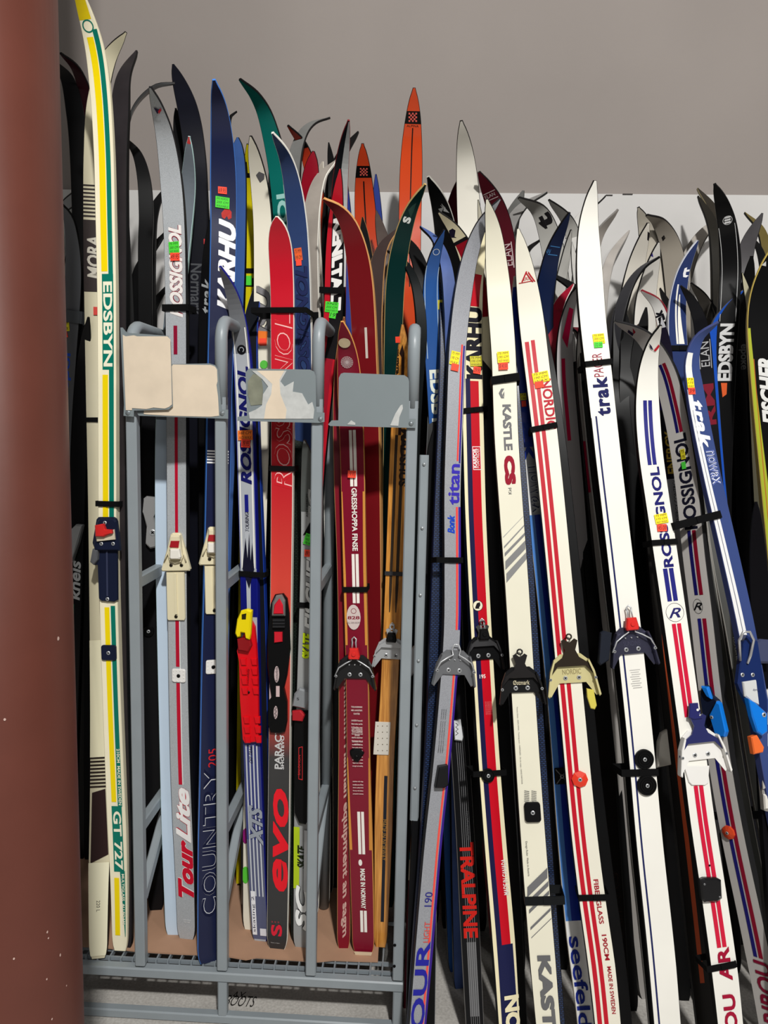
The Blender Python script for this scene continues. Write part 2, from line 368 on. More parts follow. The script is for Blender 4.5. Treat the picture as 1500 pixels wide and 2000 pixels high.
class Ski:
    """pts: centre line from tail to tip as seen; D: distance from the lens wall plane at tail / shoulder; w real width;
    face +1 = top sheet shows, -1 = running base shows"""
    ALL = []
    def __init__(s, label, pts, D, top, side=(13, 13, 14), base=(15, 15, 16), w=.048, h=.13, tl=.24, face=1, foot=0.0,
                 rough=.28, metal=0.0, th=.019, tailw=.86, nsh=None, flake=False, group=None, fw=None, tp=1.9, mt=None, name='cross_country_ski', wp=None, yaw=None):
        s.label = label; s.w = w; s.face = face; s.th = th
        foot = foot
        pts = list(pts); n = len(pts)
        # shoulder = where the tip bend starts
        if nsh is None:
            ty = pts[-1][1]; nsh = max(i for i in range(n) if pts[i][1] > ty + 150 or i == 1)
        s.nsh = nsh
        Db, Dt = D
        if Db == 'shelf': Db = at_z(pts[0][0], pts[0][1], foot).y
        y0, y1 = pts[0][1], pts[nsh][1]
        def depth(py):
            t = (py - y0) / (y1 - y0); return 1 / (1 / Db + (1 / Dt - 1 / Db) * t)
        a, b = pts[nsh - 1], pts[nsh]
        slope = (b[0] - a[0]) / (b[1] - a[1])
        s0 = (pts[nsh][0] - pts[0][0]) / (pts[nsh][1] - pts[0][1]); slope = .5 * slope + .5 * s0
        def lat(px, py): return (px - (b[0] + slope * (py - b[1]))) * depth(py) / F
        L = lat(*pts[-1])
        if fw is None: fw = math.sqrt(max(h * h - L * L, .02 ** 2))
        s.psi = math.atan2(L, fw)
        if yaw is not None: s.psi = R_(yaw)
        elif abs(s.psi) < R_(62): s.psi *= .3
        else: s.psi *= .8
        if wp:
            w = s.w = max(.02, min(.064, wp * 1.03 * (depth(y0) + depth(y1)) / 2 * 1.06 / F / max(.6, math.cos(s.psi))))
        P = []
        for i, (px, py) in enumerate(pts):
            d = depth(py)
            if i > nsh:
                t = (b[1] - py) / max(1, (b[1] - pts[-1][1])); t = max(0, min(1, t))
                l = lat(px, py); k = abs(l / L) if abs(L) > .02 else t * t
                k = .5 * k + .5 * t * t
                d -= s.face * fw * k
            P.append(at(px, py, d))
        # carry the tail down to what it stands on
        dz = P[0].z - foot
        if dz > .004:
            d = (P[0] - P[1]).normalized(); P.insert(0, P[0] + d * (dz / -d.z)); s.nsh += 1
        A = (P[s.nsh] - P[0]).normalized()
        Nf = Vector((math.sin(s.psi) * s.face, -math.cos(s.psi), 0)) if s.face > 0 else Vector((-math.sin(s.psi), -math.cos(s.psi), 0))
        Nf = (Nf - A * Nf.dot(A)).normalized()
        s.W0 = A.cross(Nf).normalized()
        c = catmull(P, 10)
        # resample by length
        ln = [0]
        for i in range(1, len(c)): ln.append(ln[-1] + (c[i] - c[i - 1]).length)
        s.L = ln[-1]; tipn = .42
        ss = []; x = 0
        while x < s.L - .002:
            ss.append(x); x += .012 if (x > s.L - tipn or x < .06) else .04
        ss.append(s.L)
        s.ss = ss; s.C = []; j = 0
        for x in ss:
            while j < len(ln) - 2 and ln[j + 1] < x: j += 1
            t = (x - ln[j]) / max(1e-9, ln[j + 1] - ln[j]); s.C.append(c[j].lerp(c[j + 1], min(1, t)))
        s.T = []; s.Wv = []; s.N = []
        for i in range(len(ss)):
            t = (s.C[min(i + 1, len(ss) - 1)] - s.C[max(i - 1, 0)]).normalized()
            W = (s.W0 - t * s.W0.dot(t)).normalized(); s.T.append(t); s.Wv.append(W); s.N.append(W.cross(t).normalized())
        # keep the normal pointing at the viewer's side on the body
        def width(x):
            k = 1.0
            if x > s.L - tl:
                t = (x - (s.L - tl)) / tl; k = max(.03, (1 - t ** tp)) ** .62
            u = x / s.L
            k *= 1 - .07 * math.sin(math.pi * min(1, max(0, u))) ** 2
            if x < .3: k *= tailw + (1 - tailw) * (x / .3)
            if x < .03: k *= .75 + .25 * math.sqrt(max(0, x / .03))
            return k * w
        s.hw = [width(x) / 2 for x in ss]
        s.tk = [(.0055 + (th - .0055) * math.sin(math.pi * min(1, max(0, (x + .02) / (s.L - .12)))) ** .6) if x < s.L - .14 else .0055 for x in ss]
        s.edge = [(proj(s.C[i] - s.Wv[i] * w / 2), proj(s.C[i] + s.Wv[i] * w / 2)) for i in range(len(ss))]
        s.py = [proj(p)[1] for p in s.C]
        s.topm = mt or mat(top, rough, metal, flake=flake, noise=0 if flake else .03, nscale=7, coat=.08 if not metal else 0, spec=.1 if max(top) < 50 else .28)
        s.sidem = mat(side, .45); s.basem = mat(base, .4, noise=.12, nscale=20, spec=.12) if not isinstance(base, bpy.types.Material) else base
        mb = s.mb = MB(); n = len(ss)
        bv = .0012
        def strip(fa, fb, m, sm=True):
            k = len(mb.v); mi = mb.mi(m)
            for i in range(n): mb.v += [fa(i), fb(i)]
            for i in range(n - 1): mb.f.append((k + 2 * i, k + 2 * i + 1, k + 2 * i + 3, k + 2 * i + 2)); mb.i.append(mi); mb.s.append(sm)
        fm, bm_ = (s.topm, s.basem) if face > 0 else (s.basem, s.topm)
        C, Wv, N, hw, tk = s.C, s.Wv, s.N, s.hw, s.tk
        strip(lambda i: C[i] - Wv[i] * (hw[i] - bv), lambda i: C[i] + Wv[i] * (hw[i] - bv), fm)
        strip(lambda i: C[i] + Wv[i] * (hw[i] - bv), lambda i: C[i] + Wv[i] * hw[i] - N[i] * bv, s.sidem)
        strip(lambda i: C[i] - Wv[i] * hw[i] - N[i] * bv, lambda i: C[i] - Wv[i] * (hw[i] - bv), s.sidem)
        strip(lambda i: C[i] + Wv[i] * hw[i] - N[i] * bv, lambda i: C[i] + Wv[i] * hw[i] - N[i] * tk[i], s.sidem)
        strip(lambda i: C[i] - Wv[i] * hw[i] - N[i] * tk[i], lambda i: C[i] - Wv[i] * hw[i] - N[i] * bv, s.sidem)
        strip(lambda i: C[i] + Wv[i] * hw[i] - N[i] * tk[i], lambda i: C[i] - Wv[i] * hw[i] - N[i] * tk[i], bm_)
        for i in (0, n - 1):
            mb.face([C[i] - Wv[i] * hw[i], C[i] + Wv[i] * hw[i], C[i] + Wv[i] * hw[i] - N[i] * tk[i], C[i] - Wv[i] * hw[i] - N[i] * tk[i]][::(1 if i == 0 else -1)], s.sidem)
        s.root = empty(name, s.C[0] - s.N[0] * s.tk[0] / 2, label, 'ski', group)
        s.lay = 0; s.done = False; Ski.ALL.append(s)
    # ---- coordinates on the face
    def fr(s, x):
        x = max(0, min(s.L, x)); import bisect
        j = min(len(s.ss) - 2, max(0, bisect.bisect_right(s.ss, x) - 1)); t = (x - s.ss[j]) / (s.ss[j + 1] - s.ss[j])
        return s.C[j].lerp(s.C[j + 1], t), s.T[j].lerp(s.T[j + 1], t).normalized(), s.Wv[j].lerp(s.Wv[j + 1], t).normalized(), s.N[j].lerp(s.N[j + 1], t).normalized(), s.hw[j] + (s.hw[j + 1] - s.hw[j]) * t
    def s_y(s, py):
        for j in range(len(s.py) - 1):
            a, b = s.py[j], s.py[j + 1]
            if (a - py) * (b - py) <= 0 and a != b: return s.ss[j] + (s.ss[j + 1] - s.ss[j]) * (a - py) / (a - b)
        return 0 if py > s.py[0] else s.L
    def pt(s, x, u, off):
        C, T, W, N, hw = s.fr(x); d = u * s.w / 2; d = max(-hw + .0008, min(hw - .0008, d)); return C + W * d + N * off
    def su(s, px, py):
        best = None
        for j in range(len(s.ss) - 1):
            def side(k):
                (ax, ay), (bx, by) = s.edge[k]; return (bx - ax) * (py - ay) - (by - ay) * (px - ax)
            a, b = side(j), side(j + 1)
            if a * b <= 0 and a != b:
                t = a / (a - b)
                ex = [s.edge[j][q][0] + (s.edge[j + 1][q][0] - s.edge[j][q][0]) * t for q in (0, 1)]
                ey = [s.edge[j][q][1] + (s.edge[j + 1][q][1] - s.edge[j][q][1]) * t for q in (0, 1)]
                dx, dy = ex[1] - ex[0], ey[1] - ey[0]; u = ((px - ex[0]) * dx + (py - ey[0]) * dy) / max(1e-6, dx * dx + dy * dy)
                r = (s.ss[j] + (s.ss[j + 1] - s.ss[j]) * t, 2 * u - 1)
                if best is None or abs(r[1]) < abs(best[1]): best = r
        return best or (s.s_y(py), 0)
    def off(s): s.lay += 1; return .00022 + .00007 * s.lay
    # ---- printed graphics (part of the ski's own mesh)
    def stripe(s, y0, y1, u0, u1, c, v0=None, v1=None):
        """colour band from pixel row y0 (upper) to y1 (lower), u in -1..1 across; v0,v1 = u at the lower end"""
        m = c if isinstance(c, bpy.types.Material) else mat(c, .34, spec=.18)
        a, b = s.s_y(y1), s.s_y(y0); v0 = u0 if v0 is None else v0; v1 = u1 if v1 is None else v1
        xs = [a] + [x for x in s.ss if a + .002 < x < b - .002] + [b]; o = s.off(); k = len(s.mb.v); mi = s.mb.mi(m)
        for x in xs:
            t = (x - a) / max(1e-9, b - a); s.mb.v += [s.pt(x, v0 + (u0 - v0) * t, o), s.pt(x, v1 + (u1 - v1) * t, o)]
        for i in range(len(xs) - 1): s.mb.f.append((k + 2 * i, k + 2 * i + 1, k + 2 * i + 3, k + 2 * i + 2)); s.mb.i.append(mi); s.mb.s.append(False)
        return s
    def poly(s, pts, c):
        m = mat(c, .4, spec=.15); o = s.off(); s.mb.face([s.pt(*s.su(*p), o) for p in pts], m); return s
    def disc(s, px, py, r, c, ring=None, ry=None, n=20):
        x0, u0 = s.su(px, py); m = mat(c, .35); o = s.off(); ry = ry or r
        q = [(math.cos(2 * math.pi * i / n), math.sin(2 * math.pi * i / n)) for i in range(n)]
        if ring:
            for i in range(n):
                a, b = q[i], q[(i + 1) % n]
                s.mb.face([s.pt(x0 + ry * a[1], u0 + r * a[0] * 2 / s.w, o), s.pt(x0 + ry * b[1], u0 + r * b[0] * 2 / s.w, o), s.pt(x0 + (ry - ring) * b[1], u0 + (r - ring) * b[0] * 2 / s.w, o), s.pt(x0 + (ry - ring) * a[1], u0 + (r - ring) * a[0] * 2 / s.w, o)][::-1], m)
        else: s.mb.face([s.pt(x0 + ry * a[1], u0 + r * a[0] * 2 / s.w, o) for a in q], m)
        return s
    def text(s, t, y0, y1, c, u=0.0, hu=.8, up=True, bold=.0, shear=0.0, outline=None, space=1.0, ob=.035):
        """lettering between pixel rows y0 (upper) and y1 (lower); hu = letter height as share of ski width"""
        if outline: s.text(t, y0, y1, outline, u, hu, up, bold + ob, shear, None, space)
        extra = max(0, bold - .022); V, P = text2d(t, min(bold, .022), shear, space); o = s.off(); m = mat(c, .42, spec=.1); mi = s.mb.mi(m)
        a, b = s.s_y(y1), s.s_y(y0); H = hu * s.w; e = extra * H * .9
        for qi, (dx, dy) in enumerate([(0, 0)] if e == 0 else [(q * e, r * e) for q in (-1, 0, 1) for r in (-1, 0, 1)]):
            s._put(V, P, a + e + dx, b - e + dx, u + dy * 2 / s.w, hu * (1 - 2 * e / H), o + .00002 * qi, mi, up)
        if e: s.lay += 3
        return s
    def _put(s, V, P, a, b, u, hu, o, mi, up):
        k = len(s.mb.v)
        for x, y in V:
            if up: s.mb.v.append(s.pt(a + (b - a) * x, u - (y - .5) * 2 * hu, o))
            else: s.mb.v.append(s.pt(b - (b - a) * x, u + (y - .5) * 2 * hu, o))
        for p in P: s.mb.f.append(tuple(k + j for j in p)); s.mb.i.append(mi); s.mb.s.append(False)
        return s
    def flat_text(s, t, px, py, wu, hm, c, bold=0.0, shear=0.0):
        """lettering running across the ski, centred at a pixel"""
        V, P = text2d(t, bold, shear); o = s.off(); mi = s.mb.mi(mat(c, .35)); k = len(s.mb.v); x0, u0 = s.su(px, py)
        for x, y in V: s.mb.v.append(s.pt(x0 + (y - .5) * hm, u0 + (x - .5) * 2 * wu, o))
        for p in P: s.mb.f.append(tuple(k + j for j in p)); s.mb.i.append(mi); s.mb.s.append(False)
        return s
    def seal(s):
        if not s.done: s.body = s.mb.build('ski_body', s.root); s.done = True
        return s
    # ---- fittings: local frame at pixel row y; coords (a across, b along up, n out) in metres
    def frame(s, px, py):
        x, u = s.su(px, py); C, T, W, N, hw = s.fr(x); return C + W * u * s.w / 2, W, T, N
    def part(s, name, parent=None): return Part(s, name, parent)
    def sticker(s, px, py, w, h, c, lines=(), rot=0, name='price_sticker', ink=(70, 20, 15)):
        """a small paper sticker; w,h in photo px"""
        P, W, T, N = s.frame(px, py); d = (P - CAM).dot(RM @ Vector((0, 0, -1))); k = d / F
        ca, sa = math.cos(R_(rot)), math.sin(R_(rot)); W2 = W * ca + T * sa; T2 = T * ca - W * sa
        mb = MB(); hw, hh = w * k / 2, h * k / 2; lift = .0011 + .00007 * s.lay; s.lay += 8
        mb.prism([P + W2 * a * hw + T2 * b * hh for a, b in ((-1, -1), (1, -1), (1, 1), (-1, 1))], lift - .0006, lift, mat(c, .7), N)
        nl = len(lines)
        for i, t in enumerate(lines):
            V, Pq = text2d(t, 0, .25); n = len(mb.v); mi = mb.mi(mat(ink, .6)); lh = 2 * hh / nl
            for x, y in V: mb.v.append(P + W2 * ((x - .5) * 1.7 * hw) + T2 * (hh - lh * (i + .5) + (y - .5) * lh * .6) + N * (lift + .0002))
            for p in Pq: mb.f.append(tuple(n + j for j in p)); mb.i.append(mi); mb.s.append(False)
        o = mb.build(name, s.root); return o

class Part:
    def __init__(p, ski, name, parent=None): p.s = ski; p.name = name; p.par = parent; p.mb = MB(); p.o = None
    def loc(p, px, py): p.P, p.W, p.T, p.N = p.s.frame(px, py); return p
    def q(p, a, b, n=0): return p.P + p.W * a + p.T * b + p.N * n
    def px(p, l, n=0): return [on_plane(a, b, p.P + p.N * n, p.N) for a, b in l]
    def prism(p, out, n0, n1, m, bev=.0015): p.mb.prism([p.q(a, b) for a, b in out], n0, n1, m, p.N, bev); return p
    def prism_px(p, out, n0, n1, m, bev=.0015):
        o = [v - p.N * n1 for v in p.px(out, n1)]
        p.mb.prism(o, n0, n1, m, p.N, bev); return p
    def disc(p, a, b, r, n0, n1, m, n=18): p.mb.lathe(p.q(a, b, 0), p.N, [(r, n0), (r, n1 - .0008), (r * .85, n1)], m, n); return p
    def tube(p, pts, r, m): p.mb.tube([p.q(*x) for x in pts], r, m, 8); return p
    def tube_px(p, pts, r, m):
        p.mb.tube([p.px([(x, y)], n)[0] for x, y, n in pts], r, m, 8); return p
    def box(p, a0, a1, b0, b1, n0, n1, m, bev=.0015): return p.prism([(a0, b0), (a1, b0), (a1, b1), (a0, b1)], n0, n1, m, bev)
    def text(p, t, a, b, w, h, n, c, rot=0, bold=0.0, shear=0.0):
        V, P = text2d(t, bold, shear); k = len(p.mb.v); mi = p.mb.mi(mat(c, .4)); ca, sa = math.cos(R_(rot)), math.sin(R_(rot))
        for x, y in V:
            x = (x - .5) * w; y = (y - .5) * h; p.mb.v.append(p.q(a + x * ca - y * sa, b + x * sa + y * ca, n))
        for q in P: p.mb.f.append(tuple(k + j for j in q)); p.mb.i.append(mi); p.mb.s.append(False)
        return p
    def end(p, label=None):
        p.o = p.mb.build(p.name, p.par or p.s.root)
        if label: p.o['label'] = label
        return p.o
def rrect(w, h, r=.15, n=4):
    rr = min(w, h) * r; out = []
    for cx_, cy_, a0 in ((w / 2 - rr, -h / 2 + rr, -90), (w / 2 - rr, h / 2 - rr, 0), (-w / 2 + rr, h / 2 - rr, 90), (-w / 2 + rr, -h / 2 + rr, 180)):
        for i in range(n + 1):
            a = R_(a0 + 90 * i / n); out.append((cx_ + rr * math.cos(a), cy_ + rr * math.sin(a)))
    return out
STEEL = mat((186, 188, 190), .3, .4); BLK = mat((14, 14, 15), .38); CHROME = mat((205, 205, 205), .18, .6)
def screw(sk, parent, P, N, r=.0042, m=None):
    mb = MB(); mb.lathe(P, N, [(r, 0), (r, .001), (r * .7, .0018), (r * .68, .0012)], m or STEEL, 14)
    u = N.orthogonal().normalized(); v = N.cross(u)
    for q in (u, v): mb.box(P + N * .0014, (r * 1.1, r * .3, .0006), BLK, (q, N.cross(q), N))
    return mb.build('screw', parent)
def pin_binding(sk, px, py, body, w=.1, style='wire', bail=None, clip=None, txt=None, txtc=(200, 190, 160), earm=None, label=None, flat=.0, sc=1.0):
    """three-pin toe binding: base plate, two flaring ears, pins, wire or plate bail with a latch"""
    bail = bail or STEEL; h = .5 * w
    p = sk.part('binding').loc(px, py)
    o = [(-.2 * w, .36 * w), (.2 * w, .36 * w), (.34 * w, .24 * w), (.43 * w, .02 * w), (.5 * w, -.42 * w), (.44 * w, -.46 * w), (.27 * w, -.2 * w), (-.27 * w, -.2 * w), (-.44 * w, -.46 * w), (-.5 * w, -.42 * w), (-.43 * w, .02 * w), (-.34 * w, .24 * w)]
    p.prism([(a, b) for a, b in o], .0008, .0055, body, .0015)
    if txt: p.text(txt, 0, .02 * w, .36 * w, .1 * w, .0061, txtc, bold=.01)
    b = p.end(label)
    for sx in (-1, 1):      # upright ears
        e = sk.part('ear', b).loc(px, py)
        prof = [(.34, .26), (.43, .03), (.51, -.43), (.475, -.46), (.395, .0), (.315, .23)]
        e.prism([(sx * a * w, c * w) for a, c in (prof if sx > 0 else prof[::-1])][::(1 if sx > 0 else 1)], .005, .02, earm or body, .002)
        e.end()
        screw(sk, b, p.q(sx * .43 * w, -.1 * w, .02), p.N, .0032)
    for sx in (-.13, .13): screw(sk, b, p.q(sx * w, -.1 * w, .0055), p.N, .0048)
    for sx in (-.13, 0, .13):
        e = sk.part('pin', b).loc(px, py); e.disc(sx * w, .14 * w, .0016, .005, .009, STEEL, 8); e.end()
    if style == 'wire':
        e = sk.part('bail', b).loc(px, py)
        e.tube([(-.47 * w, -.12 * w, .018), (-.36 * w, .1 * w, .02), (-.2 * w, .2 * w, .018), (-.07 * w, .26 * w, .014), (-.1 * w, .38 * w, .012), (-.05 * w, .5 * w, .012), (.05 * w, .5 * w, .012), (.1 * w, .38 * w, .012), (.07 * w, .26 * w, .014), (.2 * w, .2 * w, .018), (.36 * w, .1 * w, .02), (.47 * w, -.12 * w, .018)], .0017, bail); e.end()
    else:
        e = sk.part('bail', b).loc(px, py)
        e.prism([(-.46 * w, -.1 * w), (-.36 * w, .16 * w), (-.16 * w, .3 * w), (-.1 * w, .44 * w), (-.16 * w, .62 * w), (-.1 * w, .66 * w), (0, .58 * w), (.1 * w, .66 * w), (.16 * w, .62 * w), (.1 * w, .44 * w), (.16 * w, .3 * w), (.36 * w, .16 * w), (.46 * w, -.1 * w), (.38 * w, .0), (.27 * w, .13 * w), (-.27 * w, .13 * w), (-.38 * w, .0)], .01, .014, bail, .001); e.end()
        e = sk.part('bail_loop', b).loc(px, py)
        e.tube([(.022 * math.cos(t) * w / .22, .7 * w + .006 * math.sin(t) * w / .08, .014) if False else (.0055 * math.cos(t), .7 * w + .0055 * math.sin(t), .013) for t in [i * math.pi / 5 for i in range(11)]], .0018, bail); e.end()
    if clip:
        e = sk.part('latch', b).loc(px, py)
        e.prism([(-.12 * w, .3 * w), (.12 * w, .3 * w), (.14 * w, .36 * w), (.1 * w, .56 * w), (-.1 * w, .56 * w), (-.14 * w, .36 * w)], .012, .024, clip, .003)
        e.disc(0, .43 * w, .005, .023, .0265, clip); e.end('red latch' if clip is RED else None)
        e = sk.part('latch_hook', b).loc(px, py)
        e.tube([(-.05 * w, .55 * w, .014), (-.04 * w, .68 * w, .012), (-.05 * w, .76 * w, .01), (0, .81 * w, .01), (.05 * w, .76 * w, .01), (.04 * w, .68 * w, .012), (.05 * w, .55 * w, .014)], .0018, STEEL); e.end()
    return b
RED = mat((214, 42, 38), .35)
def heel_disc(sk, px, py, r, m, sides=28, ridges=2, h=.007):
    p = sk.part('heel_plate').loc(px, py); prof = [(r, .0006), (r, h * .7), (r * .95, h)]
    for i in range(ridges):
        q = .82 - .22 * i; prof += [(r * q, h), (r * (q - .03), h * .75), (r * (q - .1), h * .75), (r * (q - .13), h)]
    p.mb.lathe(p.P, p.N, prof, m, sides); o = p.end(); screw(sk, o, p.q(0, 0, h), p.N, .0042); return o
def heel_plate(sk, px, py, w, h, m, t=.004, dots=True, dotm=None, label=None):
    p = sk.part('heel_plate').loc(px, py); p.prism(rrect(w, h, .14), .0008, t, m, .0012)
    if dots:
        dm = dotm or m
        for i in range(4):
            for j in range(4):
                if (i in (0, 3)) or (j in (0, 3)): p.disc((i - 1.5) * w * .25, (j - 1.5) * h * .25, .0013, t - .0005, t + .0012, dm, 6)
    o = p.end(label); screw(sk, o, p.q(0, 0, t), p.N, .0045, BLK if dots else None); return o
STR = mat((5, 5, 6), .85)
def strap(label, sk, px, py, w=None, depth=.045, rot=0, ht=.0125, dx=0.0, m=None, group=None):
    """hook-and-loop band wrapped round a pair of skis"""
    P, W, T, N = sk.frame(px, py); ca, sa = math.cos(R_(rot)), math.sin(R_(rot)); W2 = W * ca + T * sa; T2 = (T * ca - W * sa)
    w = w or sk.w + .008; P = P + W * dx; mb = MB(); t = .0016; g = .0022
    def ring(o): return [P + W2 * a + N * b for a, b in ((-w / 2 - o, g + o), (w / 2 + o, g + o), (w / 2 + o, -depth - o), (-w / 2 - o, -depth - o))]
    A, B = ring(0), ring(t); m = m or STR
    for i in range(4):
        j = (i + 1) % 4
        mb.face([B[i] - T2 * ht / 2, B[j] - T2 * ht / 2, B[j] + T2 * ht / 2, B[i] + T2 * ht / 2], m)
        mb.face([A[j] - T2 * ht / 2, A[i] - T2 * ht / 2, A[i] + T2 * ht / 2, A[j] + T2 * ht / 2], m)
        for sgn in (1, -1): mb.face([A[i] + T2 * ht / 2 * sgn, A[j] + T2 * ht / 2 * sgn, B[j] + T2 * ht / 2 * sgn, B[i] + T2 * ht / 2 * sgn][::sgn], m)
    # the overlapping free end
    mb.box(P + W2 * (w * .22) + N * (g + t + .001), (w * .5, .0012, ht * .96), m, (W2, N, T2))
    o = mb.build('ski_strap'); return tag(o, label, 'strap', group)
# colours
CREAM = (238, 232, 205); WHITE = (236, 234, 226); OFFW = (226, 220, 200); SILV = (168, 172, 178); NAVY = (22, 28, 66); INK = (24, 22, 24)
GREEN = (10, 118, 100); YEL = (246, 218, 10); BURG = (128, 16, 40); WOOD = (206, 140, 62); TAGY = (250, 228, 30); TAGR = (255, 74, 48); TAGG = (72, 214, 50); TAGO = (255, 128, 40)
woodm = bpy.data.materials.new('varnished_wood'); woodm.use_nodes = True
_n = woodm.node_tree; _b = _n.nodes['Principled BSDF']; _b.inputs['Roughness'].default_value = .25; _b.inputs['Coat Weight'].default_value = .3
_t = _n.nodes.new('ShaderNodeTexCoord'); _m = _n.nodes.new('ShaderNodeMapping'); _m.inputs['Scale'].default_value = (90, 90, 3)
_z = _n.nodes.new('ShaderNodeTexNoise'); _z.inputs['Scale'].default_value = 2.5; _z.inputs['Detail'].default_value = 5
_r = _n.nodes.new('ShaderNodeValToRGB'); _r.color_ramp.elements[0].color = lin((168, 104, 34)); _r.color_ramp.elements[1].color = lin((226, 160, 74))
_r.color_ramp.elements[0].position = .3; _r.color_ramp.elements[1].position = .7
for a, b in ((_t.outputs['Object'], _m.inputs['Vector']), (_m.outputs[0], _z.inputs['Vector']), (_z.outputs['Fac'], _r.inputs['Fac']), (_r.outputs[0], _b.inputs['Base Color'])): _n.links.new(a, b)
def scale_mat(c1, c2):
    """fish-scale grip pattern of a running base"""
    m = bpy.data.materials.new('fish_scale_base'); m.use_nodes = True; n = m.node_tree; b = n.nodes['Principled BSDF']; b.inputs['Roughness'].default_value = .35
    t = n.nodes.new('ShaderNodeTexCoord'); mp = n.nodes.new('ShaderNodeMapping'); mp.inputs['Rotation'].default_value = (R_(90), 0, 0)
    k = n.nodes.new('ShaderNodeTexBrick'); k.inputs['Scale'].default_value = 60; k.inputs['Mortar Size'].default_value = .06
    k.inputs['Color1'].default_value = lin(c1); k.inputs['Color2'].default_value = lin(tuple(min(255, int(x * 1.25) + 4) for x in c1)); k.inputs['Mortar'].default_value = lin(c2)
    n.links.new(t.outputs['Object'], mp.inputs['Vector']); n.links.new(mp.outputs[0], k.inputs['Vector']); n.links.new(k.outputs['Color'], b.inputs['Base Color']); return m
SCB = scale_mat((30, 48, 84), (12, 16, 30)); SCG = scale_mat((22, 34, 26), (6, 9, 8))
def fade_mat(stops):
    """printed colour fade of a top sheet, by height along the ski"""
    m = bpy.data.materials.new('printed_fade'); m.use_nodes = True; n = m.node_tree; b = n.nodes['Principled BSDF']; b.inputs['Roughness'].default_value = .3
    t = n.nodes.new('ShaderNodeTexCoord'); sx = n.nodes.new('ShaderNodeSeparateXYZ'); mr = n.nodes.new('ShaderNodeMapRange'); rp = n.nodes.new('ShaderNodeValToRGB')
    mr.inputs[1].default_value = 0; mr.inputs[2].default_value = 2.4
    while len(rp.color_ramp.elements) < len(stops): rp.color_ramp.elements.new(.5)
    for e, (z, c) in zip(rp.color_ramp.elements, stops): e.position = z / 2.4; e.color = lin(c)
    n.links.new(t.outputs['Object'], sx.inputs[0]); n.links.new(sx.outputs[2], mr.inputs[0]); n.links.new(mr.outputs[0], rp.inputs[0]); n.links.new(rp.outputs[0], b.inputs['Base Color']); return m
def zc(px, py, Y): return at(px, py, Y).z

# ================================================================== skis in the rack, back rows first
def K(label, pts, D, top, **k): return Ski(label, pts, D, top, **k)
SH = CZ
# --- left of the first post
k = K('black-based ski at far left, its tip curling left above the lower wall', [(212, 1700), (186, 1300), (170, 900), (160, 600), (157, 420), (153, 300), (146, 220), (132, 155), (106, 118)], (2.1, 2.1), (18, 17, 19), face=-1, h=.12, w=.046, foot=SH).seal()
k = K('dark maroon ski tip leaning left behind the black one at far left', [(205, 1700), (185, 1000), (180, 500), (180, 300), (172, 210), (150, 140), (118, 106)], (2.2, 2.2), (48, 18, 24), h=.17, w=.044, foot=SH).seal()
m1 = K('cream and dark brown ski with brown bars, left behind the yellow-green striped ski', [(192, 1872), (192, 1800), (193, 1700), (196, 1600), (197, 1400), (194, 1150), (191, 950), (187, 750), (184, 550), (183, 400), (184, 300), (190, 200), (210, 120), (246, 64)], ('shelf', 1.95), (214, 206, 176), w=.052, h=.12, foot=SZ, side=(20, 18, 18), tailw=.8)
for i in range(9): m1.stripe(361 + i * 7.5, 364.5 + i * 7.5, -1, 1, (44, 34, 30))
m1.stripe(430, 570, -1, 1, (42, 30, 28)); m1.text('MORA', 462, 545, (206, 200, 186), u=.0, hu=.62, up=True, bold=.03, shear=.2)
for i in range(9): m1.stripe(1478 + i * 7, 1481.5 + i * 7, -1, 1, (44, 34, 30))
m1.poly([(180, 1548), (206, 1540), (212, 1668), (177, 1686)], (46, 30, 30)); m1.stripe(1250, 1478, -1, 1, (238, 232, 200)); m1.stripe(1690, 1866, -1, 1, (240, 235, 205))
m1.text('220 L', 1758, 1780, (40, 34, 30), hu=.16, up=False)
m1.stripe(1684, 1690, -1, .9, (240, 235, 205)); m1.sticker(187, 608, 8, 16, (214, 62, 52)); m1.seal()

ed = K('tall cream ski with yellow and green stripes at the far left of the rack', [(234, 1857), (231, 1700), (225, 1550), (217, 1350), (210, 1100), (209, 900), (208, 600), (205, 430), (202, 300), (195, 180), (183, 90), (157, 0), (138, -46)], ('shelf', 1.78), (246, 238, 208), w=.047, h=.15, tl=.2, side=(228, 220, 190), foot=SH, yaw=-2, nsh=7, rough=.22, tailw=.8)
ed.stripe(-20, 38, -.7, .45, (226, 200, 20)); ed.disc(172, 51, .0125, GREEN, ring=.0028)
ed.stripe(58, 535, .24, .7, GREEN); ed.stripe(72, 530, -.46, .16, YEL)
ed.stripe(535, 722, -.42, .72, GREEN); ed.text('EDSBYN', 550, 716, (244, 240, 214), u=.14, hu=.46, up=False, bold=.035)
ed.stripe(722, 1012, .24, .72, GREEN); ed.stripe(732, 1012, -.42, .14, YEL)
ed.stripe(1183, 1575, .24, .7, GREEN); ed.stripe(1186, 1566, -.4, .1, YEL)
ed.text('210CM  MADE IN SWEDEN', 1462, 1572, (244, 240, 214), u=.5, hu=.15, up=False, bold=.02)
ed.stripe(1574, 1702, -.42, .64, GREEN); ed.text('GT 727', 1584, 1698, (244, 240, 214), u=.12, hu=.42, up=False, bold=.03)
ed.stripe(1700, 1828, .2, .72, GREEN, .62, .68); ed.stripe(1714, 1826, -.42, .1, YEL)
ed.text('MULTIGLASS  ALLFOAM', 1706, 1804, (244, 240, 214), u=.5, hu=.13, up=False, bold=.02); ed.seal()
